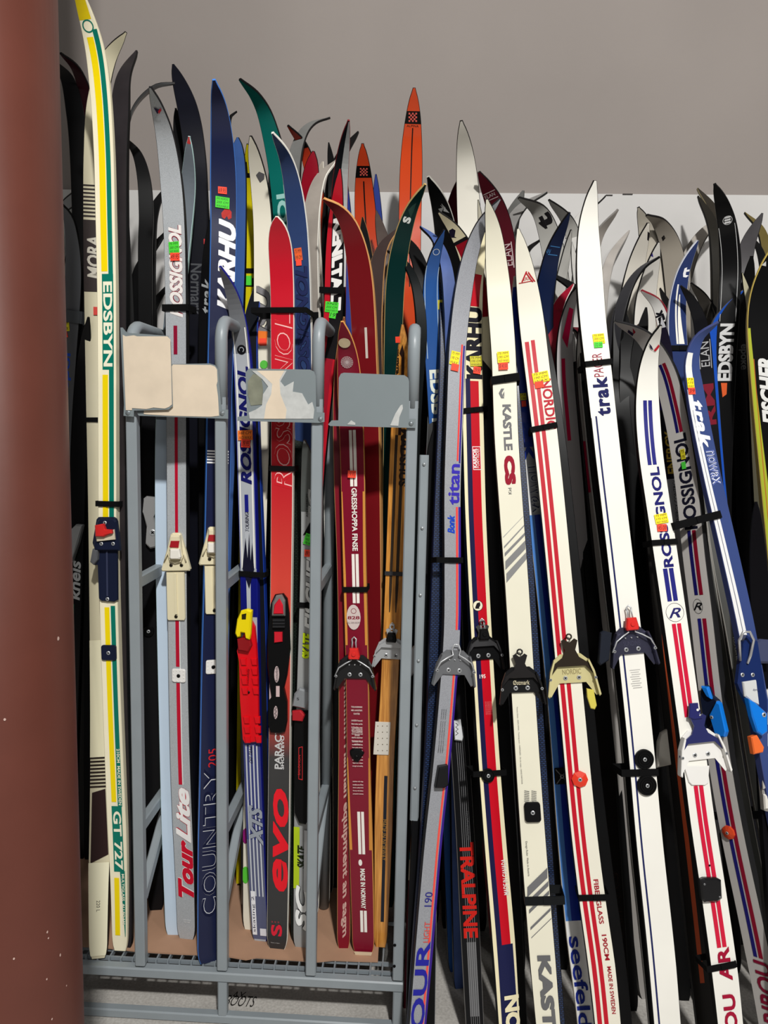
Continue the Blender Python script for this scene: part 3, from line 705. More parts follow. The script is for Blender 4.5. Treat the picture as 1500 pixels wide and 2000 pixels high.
mate = K('black running base paired behind the yellow-green striped ski, tip flaring right', [(243, 1850), (238, 1600), (231, 1300), (228, 1000), (229, 700), (229, 450), (229, 330), (232, 240), (240, 150), (266, 98)], ('shelf', 1.815), (40, 36, 38), face=-1, base=(44, 40, 42), h=.12, w=.047, foot=SH).seal()
K('slender black ski beside the yellow-green striped one, scuffed base facing out', [(262, 1600), (256, 1300), (252, 1000), (249, 700), (243, 500), (239, 400), (238, 330), (243, 260), (262, 205), (300, 168), (341, 160)], (1.95, 1.93), (30, 26, 28), face=-1, base=(40, 34, 36), h=.13, w=.04, foot=SH).seal()
K('thin black ski arching left with its tip against the striped ski', [(296, 1500), (289, 1000), (284, 700), (283, 500), (285, 420), (281, 350), (268, 300), (245, 268)], (2.02, 2.0), (16, 16, 18), h=.1, w=.036, foot=SH, face=-1).seal()
K('black ski arching right in front of the white lower wall, left bay', [(292, 1400), (290, 900), (287, 620), (287, 520), (291, 450), (301, 405), (320, 368)], (2.1, 2.08), (30, 28, 30), face=-1, h=.12, w=.042, foot=SH).seal()
K('dark grey ski tip low behind the left bay, curving right', [(262, 1400), (258, 900), (258, 700), (262, 600), (275, 520), (322, 452)], (2.16, 2.14), (44, 42, 44), face=-1, h=.13, w=.046, foot=SH).seal()
K('second dark grey ski tip below the first in the left bay gap', [(282, 1400), (276, 1000), (276, 780), (280, 690), (292, 610), (326, 556)], (2.13, 2.11), (34, 32, 34), face=-1, h=.12, w=.044, foot=SH).seal()
lg = K('slate grey ski bowed left beside the brown column with a grey strap', [(110, 1500), (118, 1100), (124, 850), (133, 700), (140, 600), (143, 520), (139, 460), (130, 420), (104, 388)], (1.92, 1.9), (88, 90, 94), h=.1, w=.048, foot=SH, rough=.5)
lg.text('spol', 690, 760, (40, 80, 190), hu=.5, up=True, bold=.02)
lg.sticker(127, 637, 20, 20, (226, 214, 40), ('75 MM', 'WAX'), rot=10); lg.sticker(127, 653, 12, 14, TAGR, rot=20); lg.seal()
strap('grey plastic strap round the slate ski beside the brown column', lg, 136, 618, w=.07, m=mat((74, 78, 82), .5), ht=.03)
K('pale grey ski with black edge against the white wall, far left', [(104, 1000), (104, 700), (106, 560), (112, 470), (126, 410), (152, 372)], (2.34, 2.34), (176, 178, 180), h=.14, w=.046).seal()
K('second pale ski behind the brown column, black triangle print', [(96, 1000), (100, 700), (104, 580), (112, 500), (132, 430), (160, 398)], (2.28, 2.28), (186, 188, 186), h=.14, w=.046).seal()
K('black ski tip just right of the brown column against the lower wall', [(100, 900), (104, 600), (107, 480), (110, 420), (114, 354)], (2.2, 2.2), (16, 16, 18), face=-1, h=.1, w=.04).seal()
kn = K('black ski with white lettering low beside the brown column', [(128, 1700), (138, 1400), (146, 1150), (152, 950), (158, 800), (164, 700), (172, 620)], (1.86, 1.9), (18, 18, 20), h=.06, w=.04, foot=SH)
kn.text('kneis', 1095, 1172, (205, 208, 210), hu=.7, up=True, bold=.03, shear=.2); kn.stripe(1180, 1500, -.2, .0, (30, 120, 90)); kn.seal()
p = kn.part('binding').loc(146, 1075); p.prism_px([(132, 1040), (148, 1024), (160, 1026), (152, 1060), (140, 1096), (130, 1108), (124, 1080)], .004, .022, STEEL, .004); p.end('bare metal toe binding')

# --- bay one
mb1 = K('pale blue-white ski behind the silver ski, left of it at the tails', [(338, 1826), (333, 1650), (328, 1450), (322, 1200), (319, 1000), (322, 800), (340, 600), (356, 450), (367, 360), (369, 267)], ('shelf', 1.86), (196, 214, 232), w=.045, h=.08, foot=SH, side=(190, 224, 222), rough=.4)
mb1.stripe(268, 820, -1, 1, (112, 120, 128)); mb1.disc(369, 274, .008, (200, 60, 60)); mb1.seal()
ro = K('silver ski with one red pinstripe and red and white lettering', [(364, 1834), (360, 1700), (352, 1500), (347, 1250), (345, 1000), (344, 750), (343, 600), (340, 450), (333, 350), (322, 270), (308, 215), (293, 172)], ('shelf', 1.78), (176, 180, 184), wp=41, h=.12, foot=SH, flake=True, metal=.1, rough=.34, side=(28, 28, 30), tailw=.9)
ro.text('ROSSIGNOL', 440, 620, (236, 230, 226), u=.08, hu=.6, up=True, bold=.05, shear=.35, outline=(130, 20, 44)); ro.stripe(636, 692, -.2, .14, (140, 20, 50))
ro.stripe(815, 1040, -.14, .14, (180, 20, 48)); ro.stripe(1212, 1302, -.18, .16, (180, 20, 48)); ro.stripe(1334, 1532, -.18, .16, (190, 20, 48))
ro.stripe(1212, 1532, .18, .26, (230, 230, 228)); ro.text('Lite', 1538, 1645, (244, 242, 240), u=.1, hu=.72, up=True, bold=.05, shear=.35, outline=(190, 30, 50), ob=.03)
ro.text('Tour', 1640, 1752, (204, 22, 48), u=.16, hu=.78, up=True, bold=.06, shear=.35, outline=(236, 232, 230), ob=.03)
ro.poly([(300, 208), (308, 222), (312, 214)], (40, 30, 60)); ro.poly([(309, 216), (314, 210), (316, 214), (311, 222)], (190, 40, 50))
ro.flat_text('TOURING ACCESSORIES', 366, 1796, .36, .003, (240, 240, 240)); ro.flat_text('MADE IN CANADA', 366, 1800, .28, .003, (240, 240, 240))
ro.sticker(341, 484, 21, 22, TAGG, ('75 MM', '200 CM', 'NO WAX'), rot=3, ink=(20, 70, 20)); ro.sticker(343, 502, 19, 15, TAGR, ('49.95',)); ro.seal()
strap('black strap round the silver ski, across its outlined lettering', ro, 343, 601, w=.06, depth=.045, ht=.015)
K('grey ski tip hiding behind the silver ski, left of the dark navy pair', [(378, 1700), (374, 900), (370, 500), (366, 400), (358, 310), (343, 211)], (1.97, 1.95), (84, 82, 84), h=.1, w=.046, foot=SH, face=-1).seal()
nb = K('black ski base with a tall tip leaning left, beside the navy ski', [(386, 1700), (388, 1200), (388, 800), (390, 500), (386, 400), (380, 300), (366, 210), (338, 125)], (1.93, 1.92), (14, 15, 26), base=(14, 15, 24), h=.13, face=-1, wp=37, foot=SH)
nb.text('Normark', 515, 615, (74, 76, 80), u=-.3, hu=.55, up=False, bold=.02); nb.sticker(404, 472, 12, 10, (190, 40, 44)); nb.seal()
tb = K('black ski with pale sideways lettering between silver and navy skis', [(404, 1700), (402, 1200), (401, 900), (402, 650), (404, 560), (406, 500), (410, 430)], (1.86, 1.86), (16, 16, 18), h=.06, w=.036, foot=SH)
tb.text('trak', 545, 612, (156, 160, 162), hu=.7, up=True, space=1.15, bold=.03, shear=.2); tb.seal()
kb = K('plain mid blue ski edge showing right of the navy ski', [(425, 1812), (428, 1500), (440, 1000), (453, 750), (461, 560), (464, 400), (464, 268)], (1.84, 1.87), (58, 88, 146), h=.05, w=.042, foot=SH, face=1, tp=6).seal()
ka = K('dark navy ski with big white slanted lettering and a bear emblem', [(409, 1880), (411, 1700), (415, 1500), (418, 1300), (423, 1100), (427, 900), (431, 700), (436, 500), (437, 400), (435, 300), (429, 220), (418, 157)], ('shelf', 1.8), (24, 30, 62), wp=43, h=.13, foot=SZ, side=(66, 128, 218), tailw=.92, yaw=24)
ka.text('KARHU', 428, 606, (238, 238, 240), u=.28, hu=.66, up=True, bold=.07, shear=.25)
ka.poly([(432, 416), (438, 409), (447, 408), (452, 414), (452, 426), (446, 429), (443, 422), (438, 428), (433, 424)], (176, 40, 34))
for i in range(5): ka.stripe(880 + i * 5.6, 883 + i * 5.6, -.9, .75, (232, 232, 234))
ka.text('COUNTRY', 1500, 1790, (22, 26, 54), u=-.05, hu=.62, up=True, bold=.0, outline=(206, 208, 214), ob=.012)
ka.text('205', 1462, 1498, (206, 40, 44), u=.0, hu=.34, up=True)
ka.sticker(434, 372, 17, 13, TAGR, ('69.95',)); ka.sticker(434, 396, 27, 21, TAGG, ('SNS NORDIC', '205 CM', 'WAXABLE'), rot=-2, ink=(20, 70, 20)); ka.seal()
K('thin grey tip end poking out right of the navy ski, high up', [(452, 1000), (450, 500), (447, 330), (446, 260), (449, 228), (462, 216)], (2.05, 2.05), (90, 84, 84), h=.06, w=.02, foot=SH, face=-1).seal()
ye = K('yellow ski with a black corner logo behind the white ski', [(474, 1700), (478, 1300), (482, 900), (486, 600), (487, 450), (487, 370), (483, 282)], (1.98, 1.96), (212, 196, 16), wp=30, h=.08, foot=SH)
ye.poly([(479, 316), (482, 316), (484, 338), (495, 338), (495, 347), (478, 347)], (16, 16, 16)); ye.stripe(524, 534, -1, 1, (20, 20, 18)); ye.stripe(543, 560, -1, 1, (20, 20, 18)); ye.sticker(485, 548, 14, 18, TAGG); ye.seal()
wh = K('cream-white ski with big grey slanted lettering and purple and green spots', [(489, 1816), (492, 1600), (498, 1300), (505, 1000), (511, 800), (513, 600), (513, 450), (507, 370), (499, 320), (489, 267)], ('shelf', 1.88), (232, 226, 208), wp=35, h=.11, foot=SH, tp=3)
wh.poly([(500, 342), (506, 335), (517, 340), (516, 350), (508, 357)], (92, 90, 92)); wh.poly([(503, 343), (507, 339), (514, 342), (513, 348), (508, 352)], (232, 226, 208))
wh.text('ISU', 558, 660, (128, 126, 128), u=.1, hu=.8, up=True, bold=.06, shear=.3, outline=(60, 60, 62)); wh.disc(503, 634, .006, (128, 20, 128), ry=.011)
wh.sticker(512, 660, 21, 26, (240, 120, 30), rot=-4); wh.sticker(514, 668, 14, 14, TAGR); wh.disc(516, 712, .01, (90, 190, 70))
wh.disc(480, 1632, .008, (140, 20, 110), ry=.02); wh.disc(480, 1708, .01, (90, 200, 60), ry=.022); wh.seal()
K('small black tip peeking left of the teal ski', [(536, 1500), (534, 900), (533, 600), (531, 420), (531, 360), (529, 288)], (2.02, 2.02), (14, 14, 16), h=.06, w=.026, foot=SH, face=-1).seal()
K('black tip with a pale green edge between white and teal skis', [(538, 1500), (535, 900), (533, 600), (534, 460), (538, 390), (549, 320)], (1.94, 1.94), (14, 16, 16), h=.07, w=.03, foot=SH, side=(180, 214, 190), face=-1).seal()
te = K('teal green ski with tall tip leaning left and pale lettering', [(583, 1700), (577, 1300), (570, 1000), (563, 750), (557, 560), (552, 440), (542, 330), (522, 240), (500, 192), (468, 157)], (1.94, 1.92), (10, 100, 92), wp=34, h=.14, foot=SH)
te.text('SIGNOL', 362, 560, (150, 196, 190), u=.1, hu=.55, up=True, bold=.05); te.seal()
nv = K('navy ski with white edge and outlined lettering beside the red ski', [(606, 1700), (602, 1300), (597, 1000), (592, 800), (589, 650), (586, 540), (580, 440), (570, 360), (556, 306), (532, 261)], (1.86, 1.84), (44, 62, 104), wp=36, h=.12, foot=SH, side=(228, 226, 218))
nv.text('ROSSIGNOL', 520, 760, (36, 44, 84), u=.15, hu=.62, up=True, bold=.05, shear=.25, outline=(20, 22, 44)); nv.sticker(583, 497, 15, 24, (226, 90, 30), ('75 MM', '195 CM'), rot=4); nv.sticker(584, 513, 11, 12, TAGR); nv.seal()
K('white ski edge curving right with its tip over the silver and black ski', [(626, 1500), (618, 1000), (611, 750), (605, 560), (604, 470), (610, 400), (625, 345), (656, 312)], (1.9, 1.88), (206, 198, 186), side=(232, 228, 218), h=.11, w=.044, foot=SH, face=-1, base=(150, 142, 134)).stripe(610, 1800, -1, 1, (16, 16, 17)).seal()
K('beige ski just behind, shorter tip beside the crimson ski', [(634, 1500), (626, 1000), (618, 700), (612, 540), (608, 460), (612, 390), (630, 315)], (1.96, 1.95), (176, 168, 156), side=(220, 214, 200), h=.1, w=.044, foot=SH, face=-1, base=(150, 142, 132)).stripe(600, 1800, -1, 1, (16, 16, 17)).seal()
K('grey ski with a thin tip arching right in front of the grey wall', [(590, 1500), (582, 900), (574, 520), (571, 400), (573, 320), (586, 268), (608, 240), (644, 228)], (2.12, 2.1), (110, 110, 108), side=(30, 28, 28), h=.13, w=.042, foot=SH, face=-1, base=(112, 112, 110)).seal()
ob = K('orange ski with black checked band leaning left behind the grey arc', [(668, 1400), (650, 800), (636, 520), (622, 400), (606, 330), (589, 282), (562, 247)], (2.22, 2.2), (190, 58, 32), wp=26, h=.13, foot=SH)
ob.stripe(272, 290, -1, 1, (16, 14, 14)); ob.seal()
K('crimson ski with a blunt rounded tip behind the white arcs', [(616, 1500), (612, 900), (608, 560), (605, 430), (606, 360), (612, 296)], (2.02, 2.0), (158, 18, 40), wp=36, h=.09, foot=SH, tp=4).seal()
sb = K('half black half silver ski with a tall narrow tip', [(655, 1500), (656, 900), (659, 600), (661, 440), (665, 350), (672, 290), (681, 236)], (1.98, 1.96), (18, 20, 24), wp=30, h=.11, foot=SH, side=(120, 20, 30))
sb.stripe(238, 560, .0, 1, mat((196, 198, 198), .3, .4)); sb.seal()
K('black arched tip reaching right behind the silver and black ski', [(640, 1400), (640, 900), (641, 560), (644, 430), (652, 350), (668, 300), (699, 256)], (2.12, 2.1), (40, 38, 38), h=.13, w=.042, foot=SH, face=-1).seal()
K('small black forked tip left of the silver and black ski', [(650, 1400), (650, 900), (651, 560), (651, 430), (650, 350), (642, 278)], (2.06, 2.05), (30, 28, 30), h=.09, w=.03, foot=SH, face=-1).seal()
al = K('red ski with white slanted lettering on black and a green tag', [(598, 1700), (604, 1300), (612, 1000), (632, 760), (648, 640), (654, 470), (658, 400), (664, 330)], (1.86, 1.85), (184, 24, 40), wp=33, h=.08, foot=SH)
al.stripe(410, 700, -.35, .95, (20, 18, 20)); al.text('KENLTALT', 420, 606, (236, 234, 230), u=.3, hu=.56, up=False, bold=.08, shear=-.3); al.stripe(700, 1200, -.3, .6, (150, 20, 40))
al.sticker(648, 600, 26, 20, TAGG, ('SNS', '203 CM', 'WAXABLE'), rot=-3, ink=(20, 70, 20)); al.sticker(650, 615, 13, 13, TAGG, ('19',), rot=-6, ink=(20, 70, 20)); al.seal()
strap('black strap on the red lettered ski above the tube rack', al, 646, 567, w=.05, depth=.03, ht=.014)
cr = K('dark crimson wood-edged ski with a tip sweeping left', [(726, 1500), (722, 1100), (718, 850), (712, 700), (706, 580), (697, 500), (682, 445), (661, 412), (631, 390)], (1.84, 1.82), (112, 20, 26), wp=44, h=.1, foot=SH, side=(206, 150, 90), rough=.2)
cr.stripe(640, 700, .1, .3, (200, 190, 180)); cr.seal()
bl = K('slim blue ski between the red lettered and orange skis', [(700, 1400), (690, 900), (683, 650), (677, 520), (676, 440), (672, 330)], (2.06, 2.04), (50, 66, 150), h=.06, w=.036, foot=SH).seal()
o2 = K('shorter orange ski with black band and dark centre groove', [(735, 1300), (728, 900), (720, 600), (715, 450), (711, 370), (708, 281)], (2.24, 2.24), (188, 62, 30), wp=39, h=.09, foot=SH, rough=.2)
o2.stripe(324, 347, -1, 1, (14, 13, 13)); o2.stripe(354, 520, -.06, .06, (20, 16, 16))
for i in range(5):
    for j in range(5):
        if (i + j) % 2 == 0: o2.poly([(703 + i * 3, 328 + j * 3), (706 + i * 3, 328 + j * 3), (706 + i * 3, 331 + j * 3), (703 + i * 3, 331 + j * 3)], (206, 90, 80))
o2.seal()
K('blue ski edge showing right of the shorter orange ski', [(752, 1300), (746, 900), (741, 600), (738, 470), (734, 340)], (2.3, 2.3), (50, 66, 140), h=.06, w=.04, foot=0, wp=22).seal()
o1 = K('tallest orange ski standing high in the middle against the grey wall', [(806, 1500), (803, 1100), (801, 800), (800, 560), (801, 420), (804, 300), (807, 230), (809, 172)], (2.2, 2.22), (204, 70, 30), wp=44, h=.1, rough=.2)
o1.stripe(217, 242, -1, 1, (14, 13, 13)); o1.stripe(250, 560, -.05, .05, (24, 16, 16)); o1.flat_text('ALPINA', 806, 246, .5, .005, (14, 13, 13))
for i in range(5):
    for j in range(5):
        if (i + j) % 2 == 0: o1.poly([(798 + i * 3.3, 220 + j * 3.6), (801.3 + i * 3.3, 220 + j * 3.6), (801.3 + i * 3.3, 223.6 + j * 3.6), (798 + i * 3.3, 223.6 + j * 3.6)], (206, 90, 80))
o1.seal()
K('black wood-edged ski with small tip below the orange skis', [(736, 1400), (728, 1000), (722, 720), (719, 600), (716, 520), (708, 424)], (1.96, 1.95), (16, 15, 17), w=.042, h=.09, foot=SH, side=(150, 110, 66), face=-1).seal()
K('dark brown wood-edged ski arching right beside the crimson one', [(742, 1500), (736, 1000), (731, 750), (729, 620), (735, 530), (748, 480), (777, 445)], (1.92, 1.9), (66, 52, 48), w=.044, h=.11, foot=SH, side=(190, 140, 86), face=-1, base=(60, 48, 46)).seal()
K('taupe ski tip leaning left behind the brown wood-edged ski', [(760, 1400), (757, 900), (756, 650), (757, 560), (752, 490), (735, 411)], (2.08, 2.06), (72, 62, 58), w=.044, h=.1, foot=SH, face=-1, base=(76, 66, 62)).seal()
gs = K('dark green wood-edged ski with a small white letter emblem', [(760, 1400), (763, 1100), (766, 850), (768, 680), (772, 560), (783, 480), (802, 415), (831, 361)], (1.9, 1.88), (8, 40, 38), wp=33, h=.12, foot=SH, side=(196, 164, 104), rough=.2)
gs.poly([(797, 410), (807, 400), (813, 396), (808, 412), (802, 426)], (40, 70, 62)); gs.text('S', 424, 436, (226, 230, 226), u=-.1, hu=.4, up=True, bold=.06); gs.seal()
K('black-green ski arc crossing behind the tube post, upper', [(818, 1500), (820, 1000), (826, 750), (832, 620), (828, 550), (810, 490), (778, 449)], (1.98, 1.96), (12, 26, 30), w=.044, h=.12, face=-1).seal()
K('black-green ski arc crossing behind the tube post, lower', [(806, 1500), (808, 1000), (815, 780), (824, 660), (816, 570), (794, 515), (757, 488)], (1.86, 1.84), (12, 14, 15), w=.026, h=.12, face=-1, base=(14, 18, 19)).seal()

# --- bay two front
rb = K('royal blue ski side pressed against the blue and silver touring ski', [(514, 1836), (510, 1600), (506, 1300), (500, 1100), (494, 950), (489, 800), (486, 700), (488, 640), (496, 590), (508, 538)], ('shelf', 1.82), (22, 52, 140), base=(20, 22, 28), face=-1, w=.04, h=.1, foot=SH, side=(24, 60, 160)).seal()
to = K('blue and silver touring ski with a grey tip and navy lettering', [(508, 1838), (501, 1700), (493, 1500), (488, 1300), (485, 1100), (481, 950), (477, 800), (472, 700), (463, 620), (450, 568), (429, 522)], ('shelf', 1.79), (168, 172, 178), wp=35, h=.1, foot=SH, side=(16, 24, 130), tailw=.9)
to.stripe(1120, 1205, -1, 1, (14, 20, 110)); to.stripe(1440, 1640, -1, 1, (60, 66, 120)); to.stripe(1640, 1834, -1, 1, (88, 92, 120))
to.stripe(525, 690, -1, 1, (112, 114, 118)); to.stripe(640, 1110, -.72, -.6, WHITE); to.stripe(640, 1110, .6, .72, WHITE); to.stripe(640, 1110, -1, -.86, (16, 24, 120)); to.stripe(640, 1110, .86, 1, (16, 24, 120))
to.stripe(1030, 1205, -.32, .28, (176, 180, 186), -.2, .2); to.disc(472, 683, .011, (18, 18, 22)); to.disc(472, 683, .006, (168, 172, 178), ring=.0016)
to.text('ROSSIGNOL', 716, 946, (22, 24, 92), u=.05, hu=.6, up=True, bold=.05, shear=.25); to.text('TOURING', 1000, 1038, (30, 30, 60), hu=.2, up=True, shear=.3)
to.stripe(966, 1000, -.2, .2, (24, 28, 120)); to.poly([(474, 1110), (480, 1050), (484, 1090), (487, 1040), (490, 1095), (493, 1060), (497, 1112), (487, 1150)], (20, 20, 40))
for u in (-.7, -.3, .1, .5): to.stripe(1455, 1750, u, u + .16, (196, 200, 206), u + .05, u + .2)
to.text('OFF TRAIL', 1456, 1490, (20, 20, 40), u=-.1, hu=.2, shear=.3); to.text('XTS', 1572, 1650, (150, 156, 166), u=.2, hu=.8, bold=.05, shear=.4, outline=(20, 24, 70))
to.stripe(1740, 1825, -.75, -.25, (230, 230, 234)); to.stripe(1812, 1826, .1, .8, (220, 220, 226)); to.text('skating 2', 1750, 1820, (30, 30, 60), u=-.5, hu=.2)
to.sticker(480, 850, 30, 19, TAGO, ('160 CM', 'NO WAX'), rot=1); to.sticker(481, 866, 18, 16, TAGR, ('39.95',), rot=-4); to.seal()
sc = K('dark ski base with green fish-scale pattern beside the red ski', [(582, 1840), (580, 1600), (579, 1300), (579, 1100), (580, 950), (582, 860), (586, 800), (592, 740)], ('shelf', 1.83), (20, 30, 26), base=SCG, face=-1, w=.042, h=.06, foot=SH).seal()
rd = K('bright red ski fading to black with outlined lettering and a rounded tip', [(541, 1853), (543, 1700), (545, 1500), (548, 1200), (550, 1000), (551, 800), (551, 600), (549, 520), (545, 465), (540, 424)], ('shelf', 1.77), (214, 26, 44), wp=43, h=.07, foot=SH, side=(238, 234, 222), tl=.1, tp=2.6, tailw=.93,
       mt=fade_mat([(0, (40, 40, 42)), (zc(546, 1470, 1.77), (62, 62, 62)), (zc(546, 1380, 1.77), (190, 60, 50)), (zc(548, 1180, 1.77), (220, 78, 62)), (zc(550, 960, 1.77), (196, 36, 44)), (zc(550, 700, 1.77), (200, 22, 42))]))
rd.text('ROSSIGNOL', 612, 956, (198, 34, 44), u=.12, hu=.76, up=True, bold=.0, shear=.2, outline=(244, 190, 186), ob=.018)
rd.stripe(1342, 1366, -.98, -.6, (214, 186, 186)); rd.text('PARACTIVE', 1392, 1502, (200, 200, 200), u=-.1, hu=.3, up=True, bold=.03); rd.text('SHORTEVO', 1436, 1502, (220, 220, 220), u=.3, hu=.14, up=True, bold=.03)
rd.text('evo', 1540, 1740, (232, 34, 46), u=.2, hu=.7, up=True, bold=.042, shear=.2); rd.text('S', 1805, 1828, (214, 40, 60), u=-.05, hu=.5, up=True, bold=.04); rd.flat_text('0  0  0', 538, 1800, .34, .004, (200, 60, 70)); rd.flat_text('Made in Spain', 538, 1841, .4, .003, (180, 180, 180)); rd.seal()
strap('black strap round the bright red ski above its middle', rd, 551, 915, w=.056, depth=.04)
strap('black strap round white, red and navy skis near the red tip', rd, 549, 606, w=.125, depth=.09, dx=-.005)
fi = K('light grey ski with black-edged lettering and lime accents', [(587, 1850), (589, 1700), (591, 1500), (595, 1350), (600, 1200), (604, 1060), (604, 960), (601, 905), (594, 861)], ('shelf', 1.76), (150, 152, 152), wp=33, h=.07, foot=SH, side=(60, 62, 62), tl=.16, tailw=.9)
fi.stripe(866, 1000, -1, 1, (84, 88, 86)); fi.text('FISCHER', 1075, 1232, (236, 238, 236), u=.42, hu=.7, up=True, bold=.05, shear=.3, outline=(14, 14, 14), ob=.04)
fi.text('SC', 955, 1015, (150, 152, 150), u=.3, hu=.45, up=True, bold=.03, shear=.3, outline=(236, 240, 236), ob=.02); fi.text('AIR CARBON', 965, 1010, (30, 30, 30), u=-.25, hu=.12, up=True)
fi.poly([(592, 1045), (606, 1020), (615, 1035), (615, 1040)], (10, 10, 12)); fi.poly([(591, 1060), (606, 1045), (615, 1050), (615, 1068), (604, 1056)], (10, 10, 12))
fi.text('SKATE', 1236, 1288, (200, 224, 30), u=.2, hu=.6, up=True, bold=.06, shear=.3, outline=(20, 24, 10)); fi.stripe(1236, 1310, .75, .95, (190, 214, 30))
fi.stripe(1615, 1735, -.95, -.25, (176, 200, 36)); fi.text('SKATE', 1650, 1695, (30, 36, 20), u=.0, hu=.5, up=True, bold=.04, shear=.3)
fi.text('SC', 1728, 1816, (240, 242, 240), u=.1, hu=.75, up=True, bold=.07, shear=.3, outline=(20, 20, 20)); fi.stripe(1620, 1740, .3, .95, (210, 212, 214))
fi.sticker(606, 1054, 22, 22, TAGG, ('SNS SKATE', '162 CM', 'WAX'), rot=-16, ink=(20, 70, 20)); fi.sticker(604, 1080, 17, 14, TAGR, ('89.95',)); fi.seal()
strap('black strap on the light grey lettered ski below its tags', fi, 600, 1182, w=.05, depth=.03)

# --- bay three front
bu = K('burgundy ski edge with slanted pale lettering, left of the wood-edged burgundy ski', [(671, 1852), (672, 1700), (674, 1500), (674, 1300), (671, 1100), (666, 950), (664, 800), (666, 700), (672, 620)], ('shelf', 1.82), (122, 16, 34), wp=26, w=.04, h=.06, foot=SH, side=(200, 150, 92), tailw=.95)
bu.text('nnnnnnnn Hannah equipment an sagm', 1300, 1832, (196, 160, 150), u=.1, hu=.5, up=False, bold=.03, shear=-.4); bu.seal()
gr = K('burgundy ski with orange wood edges, white double stripe and white lettering', [(710, 1863), (706, 1700), (700, 1500), (697, 1300), (692, 1100), (688, 900), (684, 790), (679, 700), (668, 629)], ('shelf', 1.78), (122, 18, 40), wp=45, h=.08, foot=SH, side=(224, 160, 84), tl=.18, rough=.24, tailw=.93)
gr.stripe(1120, 1260, -1, -.72, WOOD); gr.stripe(1120, 1260, .72, 1, WOOD); gr.stripe(1480, 1660, -1, -.86, WOOD, -1, -.72); gr.stripe(1480, 1660, .86, 1, WOOD, .7, 1)
gr.stripe(960, 1120, -1, -.86, WOOD, -1, -.72); gr.stripe(960, 1120, .8, 1, WOOD, .72, 1)
for a, b in ((840, 950), (1082, 1178), (1585, 1668), (1778, 1820)): gr.stripe(a, b, -.2, .04, (236, 230, 222)); gr.stripe(a, b, .12, .36, (236, 230, 222))
gr.text('GRESSHOPPA FINSE', 953, 1076, (236, 230, 222), u=.1, hu=.22, up=False, bold=.03); gr.text('MADE IN NORWAY', 1696, 1774, (236, 230, 222), u=.1, hu=.2, up=False, bold=.04)
gr.disc(704, 1684, .0045, (236, 230, 222), ry=.008); gr.disc(673, 669, .0135, (214, 196, 160), ry=.0125)
for r in (.0135, .0105, .0075, .0045): gr.disc(678, 707, r, (200, 180, 180), ring=.001)
for i in range(8):
    a = i * math.pi / 8; gr.poly([(678 + 12 * math.cos(a + d), 707 + 12 * math.sin(a + d)) for d in (0, .06, math.pi, math.pi + .06)], (200, 180, 180))
gr.disc(691, 1205, .0165, (206, 190, 186), ry=.03); gr.flat_text('828', 691, 1206, .5, .008, (130, 30, 50), bold=.03); gr.flat_text('KILL DEN BORT', 691, 1216, .55, .004, (60, 30, 40)); gr.disc(691, 1193, .0065, (130, 30, 50), ring=.0012)
TXT = ['TURLANGRENNSKI', 'MED LANGSTRIPS', 'KANTER', '', 'LANGRENN Finsemodell', 'Skiet kvalitet med lim', 'fri Bredden over', 'bak og beleggtype', 'flere lag av tre med', 'sterke stammer', 'God spenst, alpin og', 'stabilitet.']
for i, t in enumerate(TXT):
    if t: gr.flat_text(t, 697 + .03 * i * 4, 1380 + i * 6.6, .46 if i not in (2, 11) else .26, .0042, (214, 190, 186), bold=.03)
TXT = ['LIGHT TOURING SKI', 'WITH LAMINSTRIPE', 'EDGES', '', 'Laminated wood', 'models are of the', 'finest quality with the', 'long greased sole', 'got slim and placed', 'flattery with frame', 'and security with', 'vigorous edges', 'strength and stability', '', '', '', '', 'stainless with edge', 'models are of first', 'choice quality birch', 'Norway with hickory', 'protected in laminate']
for i, t in enumerate(TXT):
    if t: gr.flat_text(t, 698 + .1 * i, 1423 + i * 6.0, .44 if i != 2 else .2, .0040, (214, 190, 186), bold=.03)
gr.sticker(688, 926, 16, 14, TAGR, ('19.95',), rot=-3); gr.stripe(1856, 1864, -1, 1, (210, 190, 160)); gr.seal()
strap('black strap round the wood-edged burgundy ski', gr, 693, 1151, w=.056, depth=.045)
wo = K('golden varnished wooden ski with dark inlay lines and black lettering', [(743, 1850), (747, 1700), (752, 1500), (760, 1350), (767, 1200), (773, 1050), (779, 900), (785, 780), (788, 710), (786, 635)], ('shelf', 1.8), (200, 140, 60), wp=35, h=.07, foot=SH, side=(170, 110, 50), mt=woodm, base=(40, 34, 30), rough=.25, tailw=.7)
for a, b in ((-.5, -.2), (.16, .48)): wo.stripe(850, 1150, a, b, (58, 46, 36)); wo.stripe(1150, 1196, a, b, (58, 46, 36), a + .1, a + .2)
wo.stripe(690, 850, -.2, .1, (50, 30, 24)); wo.poly([(780, 690), (786, 672), (790, 690), (786, 700)], (40, 24, 20)); wo.stripe(1515, 1800, -.05, .3, (30, 34, 44))
wo.text('MADSHUS', 838, 950, (40, 30, 22), u=.5, hu=.42, up=False, bold=.05); wo.text('MADE IN NORWAY', 1600, 1680, (160, 120, 60), u=.1, hu=.22, up=False)
wo.text('SPLITKEIN', 680, 735, (30, 22, 18), u=-.75, hu=.3, up=False, bold=.04); wo.sticker(777, 663, 9, 12, TAGR); wo.seal()
strap('thin dark strap round the golden wooden ski', wo, 771, 1120, w=.044, depth=.04, ht=.0095, m=mat((50, 50, 52), .3))
